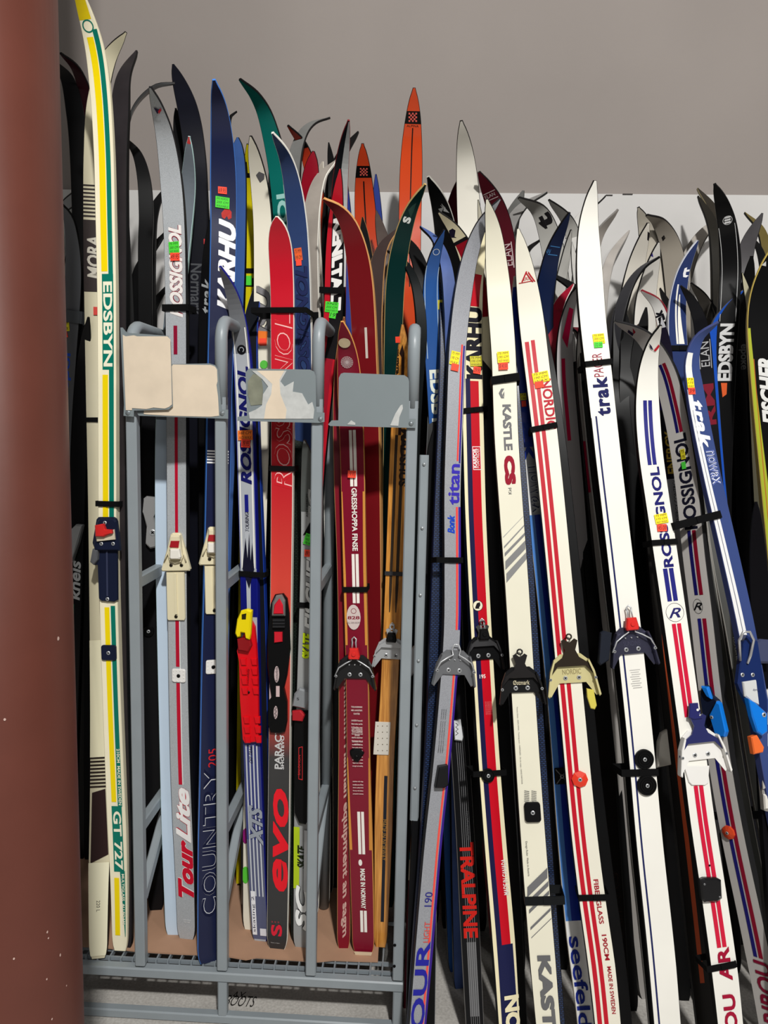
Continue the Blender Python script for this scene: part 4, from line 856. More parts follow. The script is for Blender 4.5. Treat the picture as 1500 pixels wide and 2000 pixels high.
# ================================================================== right-hand group, leaning from the floor; back rows first
RG = (1.62, 2.0)
for lab, pts, D, c, kw in (
    ('grey-white ski leaning left against the white wall, right of centre', [(1150, 1100), (1142, 800), (1136, 620), (1130, 520), (1112, 440), (1072, 392)], (2.36, 2.36), (196, 194, 188), dict(h=.17, w=.046)),
    ('cream ski with a slim tip, upright against the white wall at right', [(1290, 1200), (1284, 800), (1280, 620), (1275, 520), (1262, 450), (1247, 406)], (2.3, 2.3), (214, 206, 190), dict(h=.11, wp=38)),
    ('narrow grey ski arching right against the white wall', [(1172, 1200), (1172, 800), (1174, 640), (1180, 560), (1195, 500), (1230, 448)], (2.33, 2.33), (160, 154, 148), dict(h=.15, w=.03, side=(150, 146, 140), face=-1, base=(168, 162, 156))),
    ('pale ski-shaped stand-in for a wall shadow beside the tall white ski, pointing right', [(1160, 1100), (1150, 700), (1152, 560), (1166, 470), (1208, 410)], (2.37, 2.37), (176, 168, 160), dict(h=.15, w=.044, side=(150, 146, 142))),  # grey shadow arc on the wall, modelled as a ski in shade colour
    ('black ski tip peeking right of the tall white ski', [(1096, 1000), (1098, 700), (1104, 540), (1122, 450), (1148, 408), (1182, 381)], (2.3, 2.3), (150, 146, 142), dict(h=.13, w=.04, side=(20, 20, 20), face=-1, base=(196, 194, 190))),
    ('grey leaf-shaped ski tip left of the curved wall arcs', [(995, 1100), (988, 800), (985, 620), (986, 500), (998, 430), (1022, 372)], (2.24, 2.24), (84, 84, 84), dict(h=.12, wp=36, face=-1, base=(92, 92, 90))),
    ('thin grey arc ski with its tip against the wall, right of maroon ski', [(988, 1100), (984, 800), (982, 620), (983, 520), (992, 450), (1020, 402), (1068, 374)], (2.16, 2.16), (120, 118, 116), dict(h=.16, w=.04, side=(40, 40, 40), face=-1, base=(130, 128, 126))),
    ('white ski with black edge bowing behind the short white skis', [(1112, 1000), (1104, 760), (1096, 640), (1096, 560), (1106, 500), (1116, 450)], (2.2, 2.2), (206, 204, 198), dict(h=.11, w=.036, side=(20, 20, 20))),
    ('grey ski with a slim flare-tip left of the tall white ski', [(1150, 1100), (1142, 800), (1136, 640), (1130, 560), (1124, 520), (1117, 472)], (2.1, 2.1), (170, 168, 164), dict(h=.07, w=.03, side=(30, 30, 30), face=-1, base=(176, 174, 170))),
    ('white-and-grey ski behind the crimson tips near the tall white ski', [(1180, 1300), (1160, 1000), (1142, 800), (1130, 700), (1128, 620), (1140, 560)], (2.02, 2.04), (200, 198, 194), dict(h=.1, w=.046)),
    ('pale grey ski arching up to the black lettered ski at right', [(1330, 1100), (1326, 800), (1326, 650), (1332, 560), (1352, 490), (1382, 445), (1416, 424)], (2.3, 2.3), (170, 164, 156), dict(h=.16, w=.046, side=(24, 22, 22), face=-1, base=(168, 162, 154))),
    ('second pale ski close behind, arching up at right', [(1318, 1100), (1316, 800), (1318, 640), (1330, 550), (1352, 500), (1380, 470)], (2.36, 2.36), (184, 178, 172), dict(h=.14, w=.03, side=(160, 156, 150), face=-1, base=(184, 178, 172))),
    ('grey ski tip bending left below the pale arcs at right', [(1400, 1200), (1398, 900), (1396, 720), (1392, 640), (1376, 590), (1350, 555)], (2.2, 2.2), (150, 144, 136), dict(h=.12, wp=26)),
    ('dark olive ski with a forked tip leaning left, upper one', [(1430, 1300), (1420, 900), (1412, 600), (1408, 480), (1394, 410), (1363, 367)], (2.2, 2.2), (52, 48, 40), dict(h=.14, w=.04, face=-1, base=(46, 42, 36), side=(120, 110, 80))),
    ('dark olive ski with a forked tip leaning left, lower one', [(1422, 1300), (1412, 900), (1406, 620), (1402, 490), (1390, 430), (1364, 382)], (2.14, 2.14), (42, 38, 34), dict(h=.13, w=.038, face=-1, base=(34, 32, 28))),
    ('charcoal ski curving right beyond the black lettered ski', [(1470, 1400), (1460, 1000), (1452, 700), (1450, 560), (1460, 480), (1489, 416)], (2.1, 2.1), (60, 58, 62), dict(h=.12, w=.046, face=-1, base=(64, 62, 64))),
    ('dark ski with an ochre tip at the top right', [(1530, 1300), (1512, 900), (1504, 620), (1502, 520), (1488, 450), (1455, 414)], (2.2, 2.2), (90, 78, 40), dict(h=.13, w=.034, face=-1, base=(96, 84, 46))),
    ('black ski arc behind the charcoal one at the right edge', [(1510, 1300), (1505, 900), (1502, 700), (1498, 560), (1486, 490), (1462, 456)], (2.14, 2.14), (20, 20, 22), dict(h=.12, w=.03, face=-1)),
    ('small black ski tip just left of the blue flame ski', [(1330, 1200), (1326, 900), (1324, 720), (1318, 630), (1290, 562)], (2.08, 2.08), (18, 20, 30), dict(h=.12, w=.036, face=-1)),
    ('small black tip left of the black lettered ski, low', [(1440, 1300), (1432, 900), (1426, 720), (1416, 640), (1392, 592)], (2.04, 2.04), (16, 16, 18), dict(h=.1, w=.036, face=-1)),
    ('maroon ski tip pointing left beside the tall white ski', [(1210, 1300), (1190, 1000), (1176, 780), (1164, 700), (1140, 650), (1089, 619)], (1.96, 1.96), (86, 12, 26), dict(h=.14, w=.036, face=-1, base=(80, 12, 24))),
    ('glossy black ski tip pointing left beside the tall white ski', [(1190, 1300), (1176, 1000), (1164, 760), (1154, 640), (1130, 570), (1074, 531)], (2.04, 2.04), (12, 12, 14), dict(h=.15, w=.042, face=-1, base=(12, 12, 14))),
    ('slim dark tip pointing right across the white skis', [(1226, 1300), (1218, 900), (1212, 760), (1212, 700), (1226, 660), (1267, 618)], (2.1, 2.1), (70, 52, 46), dict(h=.13, w=.03, face=-1, base=(60, 46, 42))),
    ('thin black tip crossing just right of the tall silver ski', [(990, 1300), (984, 900), (978, 700), (974, 630), (962, 590), (942, 578)], (2.0, 2.0), (16, 16, 18), dict(h=.09, w=.028, face=-1)),
    ('small grey tip with dark edge left of the navy ski', [(1010, 1100), (1006, 800), (1006, 620), (1012, 540), (1028, 490), (1056, 466)], (2.2, 2.2), (120, 118, 116), dict(h=.11, w=.028, face=-1, side=(20, 20, 22))),
):
    Ski(lab, pts, D, c, **kw).seal()
w2 = K('white ski with black lightning logo against the wall at right', [(1240, 1200), (1236, 900), (1233, 700), (1232, 600), (1243, 520), (1267, 436)], (2.26, 2.26), (224, 218, 206), wp=42, h=.1)
w2.poly([(1265, 452), (1272, 455), (1271, 466), (1272, 476), (1268, 471), (1264, 468)], (30, 26, 30)); w2.seal()
w4 = K('white ski with small blue triangle print at its tip', [(1276, 1200), (1268, 900), (1262, 700), (1260, 620), (1266, 560), (1287, 474)], (2.2, 2.2), (226, 222, 214), wp=40, h=.1)
w4.poly([(1266, 500), (1272, 494), (1276, 502)], (60, 50, 130)); w4.seal()
w3 = K('greige ski with black edge and small diamond print curving left', [(1336, 1200), (1332, 900), (1328, 680), (1324, 580), (1312, 490), (1290, 440), (1263, 422)], (2.28, 2.28), (160, 152, 140), wp=42, h=.13, side=(22, 20, 20))
w3.poly([(1292, 464), (1297, 459), (1300, 465), (1295, 471)], (30, 28, 28)); w3.seal()
wt = K('light grey ski with black edge and a letter t curving left', [(1112, 1200), (1104, 900), (1098, 700), (1092, 580), (1080, 490), (1056, 418), (1013, 388)], (2.26, 2.26), (190, 188, 182), wp=40, h=.15, side=(24, 22, 22))
wt.text('t', 420, 446, (34, 32, 34), u=.1, hu=.6, up=True, bold=.08); wt.seal()
K('black ski seen edge-on, arching right across the white skis', [(1224, 1400), (1212, 1000), (1202, 800), (1198, 690), (1206, 620), (1226, 560), (1252, 523), (1287, 500)], (2.06, 2.06), (14, 14, 18), w=.042, h=.14, face=-1, base=(60, 60, 64)).seal()
el = K('navy ski with boxed outline lettering behind the short-tipped white ski', [(1110, 1400), (1096, 1100), (1078, 850), (1066, 700), (1063, 600), (1072, 530), (1085, 480), (1113, 416)], (2.0, 2.0), (18, 30, 62), wp=34, h=.12)
el.flat_text('ELAN', 1067, 490, .42, .011, (70, 130, 190)); el.stripe(481, 482.5, -.5, .5, (70, 130, 190)); el.stripe(497, 498.5, -.5, .5, (70, 130, 190)); el.seal()
cr1 = K('crimson-edged ski arching right behind the short white ski', [(1110, 1300), (1096, 1000), (1084, 800), (1076, 700), (1080, 640), (1094, 590), (1120, 554)], (1.98, 1.98), (150, 16, 44), w=.04, h=.12, face=-1, base=(140, 16, 40), side=(226, 220, 214)).seal()
cr2 = K('grey ski with magenta slash graphics behind the tall white ski', [(1150, 1300), (1128, 1000), (1112, 820), (1104, 720), (1106, 640), (1120, 580), (1136, 556)], (1.92, 1.94), (176, 172, 172), w=.046, h=.09)
cr2.poly([(1098, 660), (1112, 600), (1120, 604), (1108, 680)], (198, 20, 74)); cr2.stripe(700, 860, -.4, .0, (198, 20, 70)); cr2.seal()
pk = K('silver-grey ski fading to magenta, left of the tall white ski', [(1200, 1300), (1180, 1100), (1160, 900), (1146, 760), (1140, 660), (1148, 600)], (1.86, 1.9), (150, 146, 142), w=.046, h=.06)
pk.stripe(860, 960, -1, 1, (160, 20, 60)); pk.seal()

mr = K('dark maroon ski with boxed outline lettering, tip leaning left', [(1024, 1200), (1016, 900), (1006, 740), (996, 600), (984, 480), (968, 405), (935, 337)], (2.12, 2.12), (78, 16, 28), wp=42, h=.13)
mr.flat_text('ELAN', 957, 382, .42, .01, (190, 170, 170)); mr.stripe(375, 376.4, -.5, .5, (190, 170, 170)); mr.stripe(388, 389.4, -.5, .5, (190, 170, 170))
mr.text('ELAN', 478, 520, (190, 170, 170), u=.2, hu=.35, up=True); mr.stripe(475, 525, .58, .66, (190, 170, 170)); mr.seal()
K('dark maroon ski tip leaning right behind the tall white ski of the middle', [(880, 1200), (880, 800), (880, 560), (882, 450), (889, 390), (905, 337)], (2.16, 2.16), (80, 18, 30), wp=32, h=.09).seal()
wm = K('tall plain white ski rising behind the silver ski in the middle', [(950, 1400), (938, 1000), (928, 700), (922, 560), (916, 420), (910, 320), (901, 237)], (2.06, 2.06), (226, 222, 210), wp=41, h=.11, rough=.2).seal()
bt = K('black ski with grey striped triangle emblem, tip leaning left', [(912, 1200), (902, 900), (892, 700), (884, 580), (874, 480), (860, 405), (836, 346)], (2.04, 2.04), (14, 14, 14), wp=42, h=.12, side=(170, 168, 160))
for i in range(5): bt.poly([(858 + i * 2.2, 398 - abs(i - 2) * -3), (859 + i * 2.2, 398 - abs(i - 2) * -3), (864 + i * 2.2, 408 - abs(i - 2) * 2), (863 + i * 2.2, 408 - abs(i - 2) * 2)], (150, 150, 148))
bt.poly([(856, 408), (868, 404), (862, 415)], (120, 120, 118)); bt.poly([(868, 404), (878, 416), (866, 412)], (150, 150, 148)); bt.seal()
kc = K('cream ski tip with a small black bear emblem in front of the black ski', [(985, 1600), (965, 1200), (952, 950), (944, 800), (940, 680), (934, 580), (915, 505), (888, 452), (857, 416)], (1.9, 1.9), (232, 222, 184), wp=36, h=.11, side=(24, 24, 24))
kc.poly([(874, 460), (877, 450), (884, 446), (890, 450), (888, 462), (892, 464), (882, 464)], (24, 20, 40)); kc.stripe(474, 620, -.6, .9, (150, 10, 30)); kc.stripe(468, 474, -.9, .9, (20, 16, 20)); kc.seal()
eb = K('blue ski with white outline and round logo behind the silver ski', [(868, 1200), (860, 950), (852, 780), (845, 660), (842, 560), (849, 505), (868, 450)], (1.87, 1.87), (40, 84, 150), wp=32, h=.09)
eb.disc(852, 492, .008, (220, 226, 234), ring=.0014); eb.stripe(520, 700, -.7, -.64, (190, 210, 226)); eb.stripe(520, 700, .64, .7, (190, 210, 226)); eb.text('EDSBYN', 722, 860, (226, 232, 220), u=.1, hu=.7, up=False, bold=.05); eb.sticker(862, 595, 14, 18, (190, 180, 40)); eb.seal()
K('slate blue ski base arching left in front of the round-logo ski', [(890, 1300), (886, 950), (882, 700), (880, 600), (872, 520), (852, 468), (821, 441)], (1.82, 1.83), (70, 92, 150), wp=24, h=.11, face=-1, base=(72, 92, 146)).seal()
K('small cream tip left of the long cream-white ski', [(955, 1200), (948, 800), (943, 560), (941, 460), (934, 391)], (1.98, 1.98), (214, 208, 188), w=.026, h=.06, side=(40, 40, 40)).seal()
# --- titan
tm = K('navy blue running base paired left of the sparkly silver ski', [(806, 2040), (824, 1800), (835, 1650), (848, 1400), (856, 1150), (864, 950), (870, 800), (873, 700), (872, 600), (864, 520), (846, 466)], (1.56, 1.83), (20, 26, 50), face=-1, base=SCB, w=.034, h=.08, side=(24, 34, 70)).seal()
ti = K('sparkly silver-grey ski with red and purple edge stripes, its tip arching right', [(812, 2050), (829, 1850), (846, 1650), (862, 1500), (875, 1350), (883, 1230), (884, 1100), (884, 950), (889, 800), (894, 680), (903, 590), (918, 505), (941, 440), (977, 390)], (1.52, 1.79), (150, 152, 158), wp=34, h=.13, flake=True, metal=.1, rough=.36, side=(34, 34, 38), nsh=9)
ti.stripe(672, 900, .38, .56, (226, 60, 60)); ti.stripe(674, 904, .62, .8, (50, 30, 130)); ti.stripe(990, 1230, .38, .6, (230, 70, 66)); ti.stripe(990, 1230, .66, .9, (60, 30, 140))
ti.stripe(1310, 2040, .38, .6, (230, 80, 70)); ti.stripe(1310, 2040, .68, .95, (56, 30, 130))
ti.text('titan', 906, 986, (56, 44, 170), u=.15, hu=.62, up=True, bold=.03); ti.text('Bonk', 1006, 1042, (30, 70, 190), u=-.15, hu=.4, up=True, bold=.04, shear=.3)
ti.text('TOUR', 1838, 2062, (40, 40, 150), u=-.1, hu=.72, up=True, bold=.03); ti.text('190', 1742, 1770, (40, 40, 130), u=.0, hu=.4, up=True); ti.text('LIGHT', 1800, 1840, (220, 70, 60), u=.1, hu=.3)
for i in range(3): ti.text('FIBERGLASS CONSTRUCTION  TOURING', 1385, 1470, (60, 60, 64), u=-.5 + i * .22, hu=.05, up=True)
ti.sticker(888, 700, 18, 27, TAGY, ('75 MM', '190 CM', 'WAX'), rot=-8); ti.sticker(888, 718, 15, 14, TAGR, rot=-8); ti.seal()
strap('black strap round the sparkly silver ski', ti, 878, 1094, w=.058, depth=.05)
# --- karhu red
kr = K('cream ski with navy and red bands and black vertical lettering', [(998, 2050), (985, 1850), (968, 1650), (955, 1480), (944, 1300), (936, 1150), (929, 1000), (925, 850), (922, 720), (921, 640), (925, 560), (935, 500), (950, 440)], (1.55, 1.84), (238, 228, 190), wp=43, h=.07, side=(24, 24, 26), nsh=8)
kr.text('KARHU', 600, 740, (26, 24, 34), u=.2, hu=.72, up=True, bold=.07); kr.stripe(740, 1880, -.62, -.2, (26, 26, 66)); kr.stripe(744, 1845, -.2, .55, (196, 14, 34)); kr.stripe(1845, 2060, -.62, .72, (26, 30, 70)); kr.stripe(535, 598, -.5, .6, (190, 12, 34))
kr.disc(933, 1183, .0125, (24, 22, 24)); kr.disc(933, 1183, .0112, (238, 232, 204)); kr.poly([(928, 1186), (931, 1178), (937, 1176), (938, 1182), (935, 1188), (939, 1189), (928, 1189)], (24, 20, 24))
kr.poly([(922, 872), (938, 872), (940, 918), (924, 918)], (240, 226, 226)); kr.poly([(923.2, 873.5), (937, 873.5), (938.8, 916.5), (925, 916.5)], (196, 14, 34)); kr.text('KARPOR', 876, 914, (244, 236, 236), u=.05, hu=.16, bold=.04); kr.text('FOAM RIDER', 876, 914, (244, 236, 236), u=.3, hu=.13)
kr.flat_text('195', 942, 1321, .26, .009, (240, 230, 226), bold=.02); kr.text('MADE IN CANADA', 1680, 1750, (238, 232, 226), u=.55, hu=.22, up=True, bold=.02, shear=.2)
for i in range(5): kr.text('warranty void if binding mount', 1370, 1396, (226, 150, 150), u=-.02 + i * .12, hu=.04)
kr.text('NORDIC', 1944, 2200, (238, 228, 190), u=.3, hu=.62, up=False, bold=.06)
kr.sticker(929, 706, 24, 20, (214, 206, 50), ('75 MM', '195 CM', 'WAXABLE'), rot=3); kr.sticker(931, 724, 15, 14, TAGR, ('29.95',), rot=-6); kr.seal()
K('dark steel-grey ski edge right of the navy and red banded ski', [(1012, 1960), (1000, 1750), (985, 1500), (974, 1300), (962, 1100), (952, 900), (948, 700), (945, 600), (942, 530)], (1.66, 1.9), (30, 30, 33), w=.042, h=.05, side=(60, 62, 64), face=-1).seal()
strap('black strap round the navy and red banded ski, upper', kr, 926, 801, w=.062, depth=.05, rot=7)
strap('black strap round the navy and red banded ski, lower, at its round heel plate', kr, 956, 1510, w=.075, depth=.05, rot=-3)
# --- traline
tr = K('black ski with thin grey lines and red vertical lettering', [(930, 2050), (920, 1850), (910, 1650), (901, 1500), (894, 1400), (886, 1250), (880, 1100)], (1.62, 1.8), (20, 20, 22), wp=38, h=.04, side=(120, 118, 116), tl=.12)
for u in (-.35, -.15, .05, .25, .45): tr.stripe(1420, 2000, u, u + .04, (130, 130, 132))
tr.stripe(1840, 1985, -.4, .5, (120, 120, 122))
for u in (-.28, -.08, .12, .32): tr.stripe(1840, 1985, u, u + .04, (30, 30, 32))
tr.text('TRALPINE', 1645, 1832, (206, 38, 30), u=.05, hu=.7, up=False, bold=.04); tr.text('SUPERIUM JAPAN', 1585, 1640, (90, 90, 92), u=.3, hu=.12); tr.seal()
# --- kastle
km = K('blue fish-scale running base just right of the cream-white grey-slashed ski', [(1092, 2050), (1076, 1850), (1062, 1650), (1049, 1450), (1036, 1250), (1024, 1080), (1010, 900), (998, 760), (990, 660), (984, 600)], (1.58, 1.83), (22, 28, 50), face=-1, base=SCB, w=.04, h=.06).seal()
ks = K('cream-white ski with grey slashes and dark red initials', [(1075, 2050), (1062, 1900), (1046, 1700), (1033, 1520), (1022, 1350), (1010, 1150), (999, 1000), (989, 850), (984, 700), (977, 600), (970, 520), (963, 450), (951, 390)], (1.5, 1.78), (232, 228, 208), wp=47, h=.1, side=(34, 34, 34), nsh=9, rough=.22)
ks.text('KASTLE', 790, 880, (112, 112, 114), u=.1, hu=.34, up=False, bold=.06); ks.text('CS', 890, 947, (150, 20, 44), u=.1, hu=.42, up=False, bold=.1)
ks.poly([(974, 768), (979, 759), (985, 759), (980, 768), (985, 778), (979, 778)], (112, 112, 114)); ks.poly([(982, 770), (985, 764), (985, 776)], (112, 112, 114)); ks.text('Kid', 953, 965, (90, 90, 92), u=.0, hu=.12)
for (a, b, c, d, g) in ((1008, 1048, 1009, 1050, 170), (1025, 1067, 1028, 1071, 140), (1040, 1080, 1046, 1087, 130), (1055, 1096, 1072, 1113, 130), (1078, 1120, 1092, 1138, 135)):
    ks.poly([(1022 + (a - 1008) * .09, a), (983 + (a - 1008) * .09, b), (983 + (a - 1008) * .09, d), (1022 + (a - 1008) * .09, c)], (g, g, g))
for (a, w_) in ((1694, 20), (1720, 10), (1738, 8), (1772, 6), (1792, 2)):
    ks.poly([(1069 + (a - 1694) * .08, a), (1030 + (a - 1694) * .08, a + 38), (1030 + (a - 1694) * .08, a + 38 + w_), (1069 + (a - 1694) * .08, a + w_)], (112, 112, 114))
ks.text('KAST', 1865, 2010, (104, 104, 106), u=.1, hu=.5, up=False, bold=.08); ks.text('Fitness-Geist - KEIN WAX - Training tool - HARMLESS - Ski de neige - SANS FARTAGE', 1380, 1530, (90, 90, 90), u=-.55, hu=.06, up=False); ks.text('Design Ruler  Made in Austria', 1642, 1710, (80, 80, 80), u=-.55, hu=.09, up=False)
for x in (1024, 1038):
    for i in range(7): ks.poly([(x, 1543 + i * 3.4), (x + 10, 1545 + i * 3.4), (x + 10, 1546 + i * 3.4), (x, 1544 + i * 3.4)], (110, 110, 110))
ks.sticker(983, 698, 23, 22, TAGY, ('75 MM', '195 CM', 'NO WAX'), rot=2); ks.sticker(983, 716, 18, 14, TAGR, ('$ 40.00',)); ks.seal()
strap('wide black strap round the cream-white grey-slashed ski, upper', ks, 987, 740, w=.06, depth=.045, rot=6, ht=.018)
strap('black strap with buckle round the cream-white grey-slashed ski, lower', ks, 1058, 1758, w=.082, depth=.05, dx=.006, ht=.018, m=mat((20, 22, 24), .5))
# --- seefeld
se = K('white and blue banded ski with large blue lettering at the bottom edge', [(1152, 2050), (1142, 1950), (1124, 1800), (1106, 1600), (1094, 1430), (1072, 1200), (1050, 1000), (1035, 850), (1022, 700), (1012, 600), (1006, 540)], (1.58, 1.86), (230, 230, 228), wp=38, h=.06, side=(214, 206, 190))
se.stripe(560, 870, -.9, .5, (14, 46, 150)); se.stripe(870, 1005, -.6, .9, (150, 152, 156)); se.stripe(1005, 1798, -.9, -.35, (74, 128, 200)); se.stripe(1005, 1798, -.35, .4, (4, 40, 144)); se.stripe(1005, 1798, .4, 1, (4, 34, 120))
se.text('trak', 760, 900, (12, 50, 150), u=-.1, hu=.7, up=False, bold=.045, space=1.15); se.text('nowax', 908, 1004, (170, 172, 176), u=.1, hu=.6, up=False, outline=(30, 40, 80), ob=.025); se.text('seefeld', 1828, 2006, (28, 44, 134), u=-.2, hu=.62, up=False, bold=.02)
se.sticker(1022, 775, 12, 14, (220, 210, 40), ('75', '190')); se.sticker(1023, 789, 9, 12, TAGR); se.seal()
# --- nordic
no = K('white ski with two red stripes and red lettering down its side', [(1192, 2050), (1177, 1900), (1156, 1750), (1138, 1600), (1119, 1400), (1102, 1220), (1081, 1000), (1065, 850), (1047, 700), (1035, 600), (1024, 520), (1012, 447)], (1.5, 1.8), (234, 230, 214), wp=49, h=.08, side=(14, 14, 15), rough=.22, nsh=8)
no.stripe(666, 2050, -.72, -.4, (190, 26, 44)); no.stripe(664, 2050, -.24, .06, (190, 26, 44)); no.text('NORDIC', 742, 840, (184, 30, 48), u=.55, hu=.38, up=False, bold=.03)
no.poly([(1018, 551), (1027, 530), (1030, 530), (1021, 551)], (176, 30, 40)); no.poly([(1027, 530), (1042, 551), (1039, 551), (1026, 533)], (176, 30, 40)); no.poly([(1032, 530), (1046, 550), (1043, 550), (1031, 533)], (176, 30, 40)); no.flat_text('ERIK', 1030, 544, .3, .007, (176, 30, 40)); no.stripe(550, 551.5, -.6, .5, (176, 30, 40))
no.text('FIBERGLASS', 1718, 1805, (160, 30, 44), u=.42, hu=.17, up=False, bold=.02); no.text('190CM', 1826, 1876, (160, 30, 44), u=.46, hu=.17, up=False, bold=.02); no.text('MADE IN SWEDEN', 1888, 1980, (160, 30, 44), u=.5, hu=.14, up=False, bold=.02)
no.sticker(1056, 737, 31, 21, TAGY, ('75 MM', '190 CM', 'WAX'), rot=5); no.sticker(1053, 752, 17, 13, TAGR, rot=3); no.seal()
strap('black strap round the white ski with two red stripes, upper', no, 1062, 835, w=.058, depth=.045, rot=5)
strap('black strap round the white ski with two red stripes, lower', no, 1160, 1752, w=.062, depth=.045, rot=-3)
K('black running base paired behind the two red stripe ski', [(1222, 2050), (1206, 1900), (1184, 1740), (1164, 1580), (1145, 1400), (1126, 1200), (1106, 1020), (1090, 880), (1074, 760), (1064, 680), (1060, 620)], (1.58, 1.86), (18, 18, 20), face=-1, w=.044, h=.04).seal()
# --- pacer
K('black and white edged running base paired behind the plain white blue-lined ski', [(1290, 2050), (1272, 1850), (1250, 1650), (1232, 1450), (1212, 1270), (1192, 1100), (1170, 920), (1156, 780), (1146, 680), (1140, 600)], (1.58, 1.86), (200, 200, 200), face=-1, w=.044, h=.04, side=(198, 198, 194)).seal()
pa = K('tallest white ski at right with one thin navy line and slim lettering', [(1308, 2050), (1290, 1850), (1269, 1650), (1251, 1450), (1232, 1270), (1213, 1100), (1189, 900), (1169, 720), (1158, 620), (1152, 530), (1150, 450), (1155, 395), (1163, 353)], (1.5, 1.8), (240, 238, 230), wp=52, h=.1, side=(12, 12, 13), rough=.2, nsh=8)
pa.text('trak', 736, 812, (26, 28, 84), u=.0, hu=.55, up=True, bold=.045, space=1.15); pa.text('PACER', 690, 736, (150, 50, 70), u=-.02, hu=.36, up=True); pa.stripe(812, 2050, -.62, -.5, (30, 36, 86)); pa.stripe(815, 2050, -.98, -.9, (20, 20, 24))
for i in range(9): pa.stripe(1308 + i * 4.3, 1309.4 + i * 4.3, -.25 + (i % 3) * .06, .5 - (i % 2) * .1, (190, 188, 184))
pa.sticker(1169, 662, 23, 20, TAGY, ('75 MM', '205 CM', 'NO WAX'), rot=2); pa.sticker(1168, 674, 17, 11, (80, 224, 60), ('32.00',), ink=(20, 70, 20)); pa.seal()
strap('black strap round the tallest white ski at right, upper', pa, 1169, 709, w=.06, depth=.05, rot=3)
strap('black strap between the two round heel discs of the white blue-lined ski', pa, 1256, 1508, w=.078, depth=.05, dx=-.008, rot=-3, ht=.015)
# --- energy
en = K('black and purple ski with gold vertical lettering in the gap at right', [(1362, 1400), (1340, 1200), (1328, 1050), (1316, 930), (1308, 840), (1302, 760), (1300, 680), (1292, 620)], (1.8, 1.92), (172, 172, 176), w=.046, h=.05)
en.stripe(640, 935, -1, 1, (18, 14, 30)); en.stripe(720, 800, -1, 1, (44, 26, 110)); en.text('ENERGY', 842, 925, (214, 180, 70), u=-.1, hu=.5, up=True, bold=.03); en.text('ENERGY CONTROL', 935, 1020, (40, 40, 44), u=.0, hu=.2)
for i in range(26): 
    x, y = 1292 + random.random() * 22, 735 + random.random() * 110; en.poly([(x, y), (x + 2.4, y), (x + 2.4, y + 2.4), (x, y + 2.4)], (214, 210, 230))
en.seal()
tw = K('white ski with maroon back edge and black lettering, tip arching left', [(1362, 1400), (1346, 1100), (1330, 900), (1318, 780), (1310, 700), (1300, 640), (1284, 596), (1253, 569)], (1.9, 1.98), (222, 220, 216), w=.046, h=.09, side=(120, 20, 34))
tw.text('trak', 606, 640, (20, 20, 26), u=-.3, hu=.5, up=True, bold=.06); tw.stripe(580, 900, .5, 1, (140, 30, 44)); tw.seal()
r2 = K('grey-white ski with thin blue and red lines, tip arching left', [(1512, 2050), (1492, 1930), (1466, 1800), (1432, 1640), (1407, 1500), (1386, 1350), (1369, 1200), (1354, 1080), (1342, 960), (1331, 880), (1316, 800), (1294, 720), (1258, 662), (1200, 629)], (1.56, 1.84), (196, 192, 188), wp=33, h=.13, side=(30, 30, 32), nsh=9)
r2.stripe(712, 845, -.2, .05, (24, 22, 90)); r2.stripe(712, 845, .12, .4, (130, 16, 40)); r2.text('ROSSIGNOL', 848, 1034, (24, 24, 40), u=.05, hu=.55, up=True, bold=.03)
r2.stripe(1036, 1162, -.3, -.02, (24, 22, 90)); r2.stripe(1036, 1162, .1, .4, (130, 16, 40)); r2.stripe(1208, 1870, -.3, -.02, (30, 28, 110)); r2.stripe(1208, 1870, .1, .4, (140, 16, 44))
r2.disc(1364, 1184, .0125, (30, 30, 34), ring=.0008, ry=.017); r2.flat_text('R', 1364, 1184, .38, .017, (20, 20, 24), bold=.01, shear=.4); r2.poly([(1228, 643), (1238, 651), (1236, 656), (1226, 648)], (40, 34, 60)); r2.poly([(1236, 640), (1242, 648), (1238, 652)], (160, 30, 44))
r2.text('CARIBOU', 1876, 2060, (130, 20, 50), u=.2, hu=.6, up=True, bold=.03); r2.sticker(1335, 887, 10, 20, (206, 196, 30), ('75', '195')); r2.sticker(1337, 909, 9, 14, (70, 200, 60)); r2.seal()
rf = K('white ski with paired blue stripes above and paired red stripes below', [(1432, 2050), (1416, 1900), (1395, 1750), (1372, 1600), (1350, 1430), (1325, 1250), (1303, 1100), (1285, 980), (1271, 880), (1265, 790), (1267, 725), (1276, 675), (1291, 637)], (1.48, 1.78), (238, 236, 228), wp=49, h=.11, side=(12, 12, 13), rough=.2, nsh=9)
rf.stripe(782, 908, -.36, -.06, (38, 40, 122)); rf.stripe(782, 908, .04, .34, (38, 40, 122)); rf.text('ROSSIGNOL', 912, 1108, (34, 34, 104), u=.1, hu=.38, up=True, bold=.04)
rf.stripe(1110, 1174, -.4, -.06, (38, 40, 122)); rf.stripe(1110, 1174, .06, .4, (38, 40, 122)); rf.disc(1318, 1196, .0205, (60, 60, 70), ring=.0007); rf.flat_text('R', 1318, 1197, .5, .021, (34, 34, 100), bold=.01, shear=.4) 
for a, b in ((1218, 1400), (1534, 1850)): rf.stripe(a, b, -.34, -.04, (206, 30, 62)); rf.stripe(a, b, .06, .36, (206, 30, 62))
rf.text('CARIBOU  AR', 1850, 2150, (160, 22, 54), u=.05, hu=.46, up=True, bold=.04); rf.poly([(1267, 670), (1272, 675), (1276, 684), (1270, 680)], (34, 30, 60)); rf.poly([(1276, 684), (1286, 672), (1288, 676), (1280, 686)], (190, 30, 44)); rf.disc(1385, 1690, .0022, (16, 16, 18))
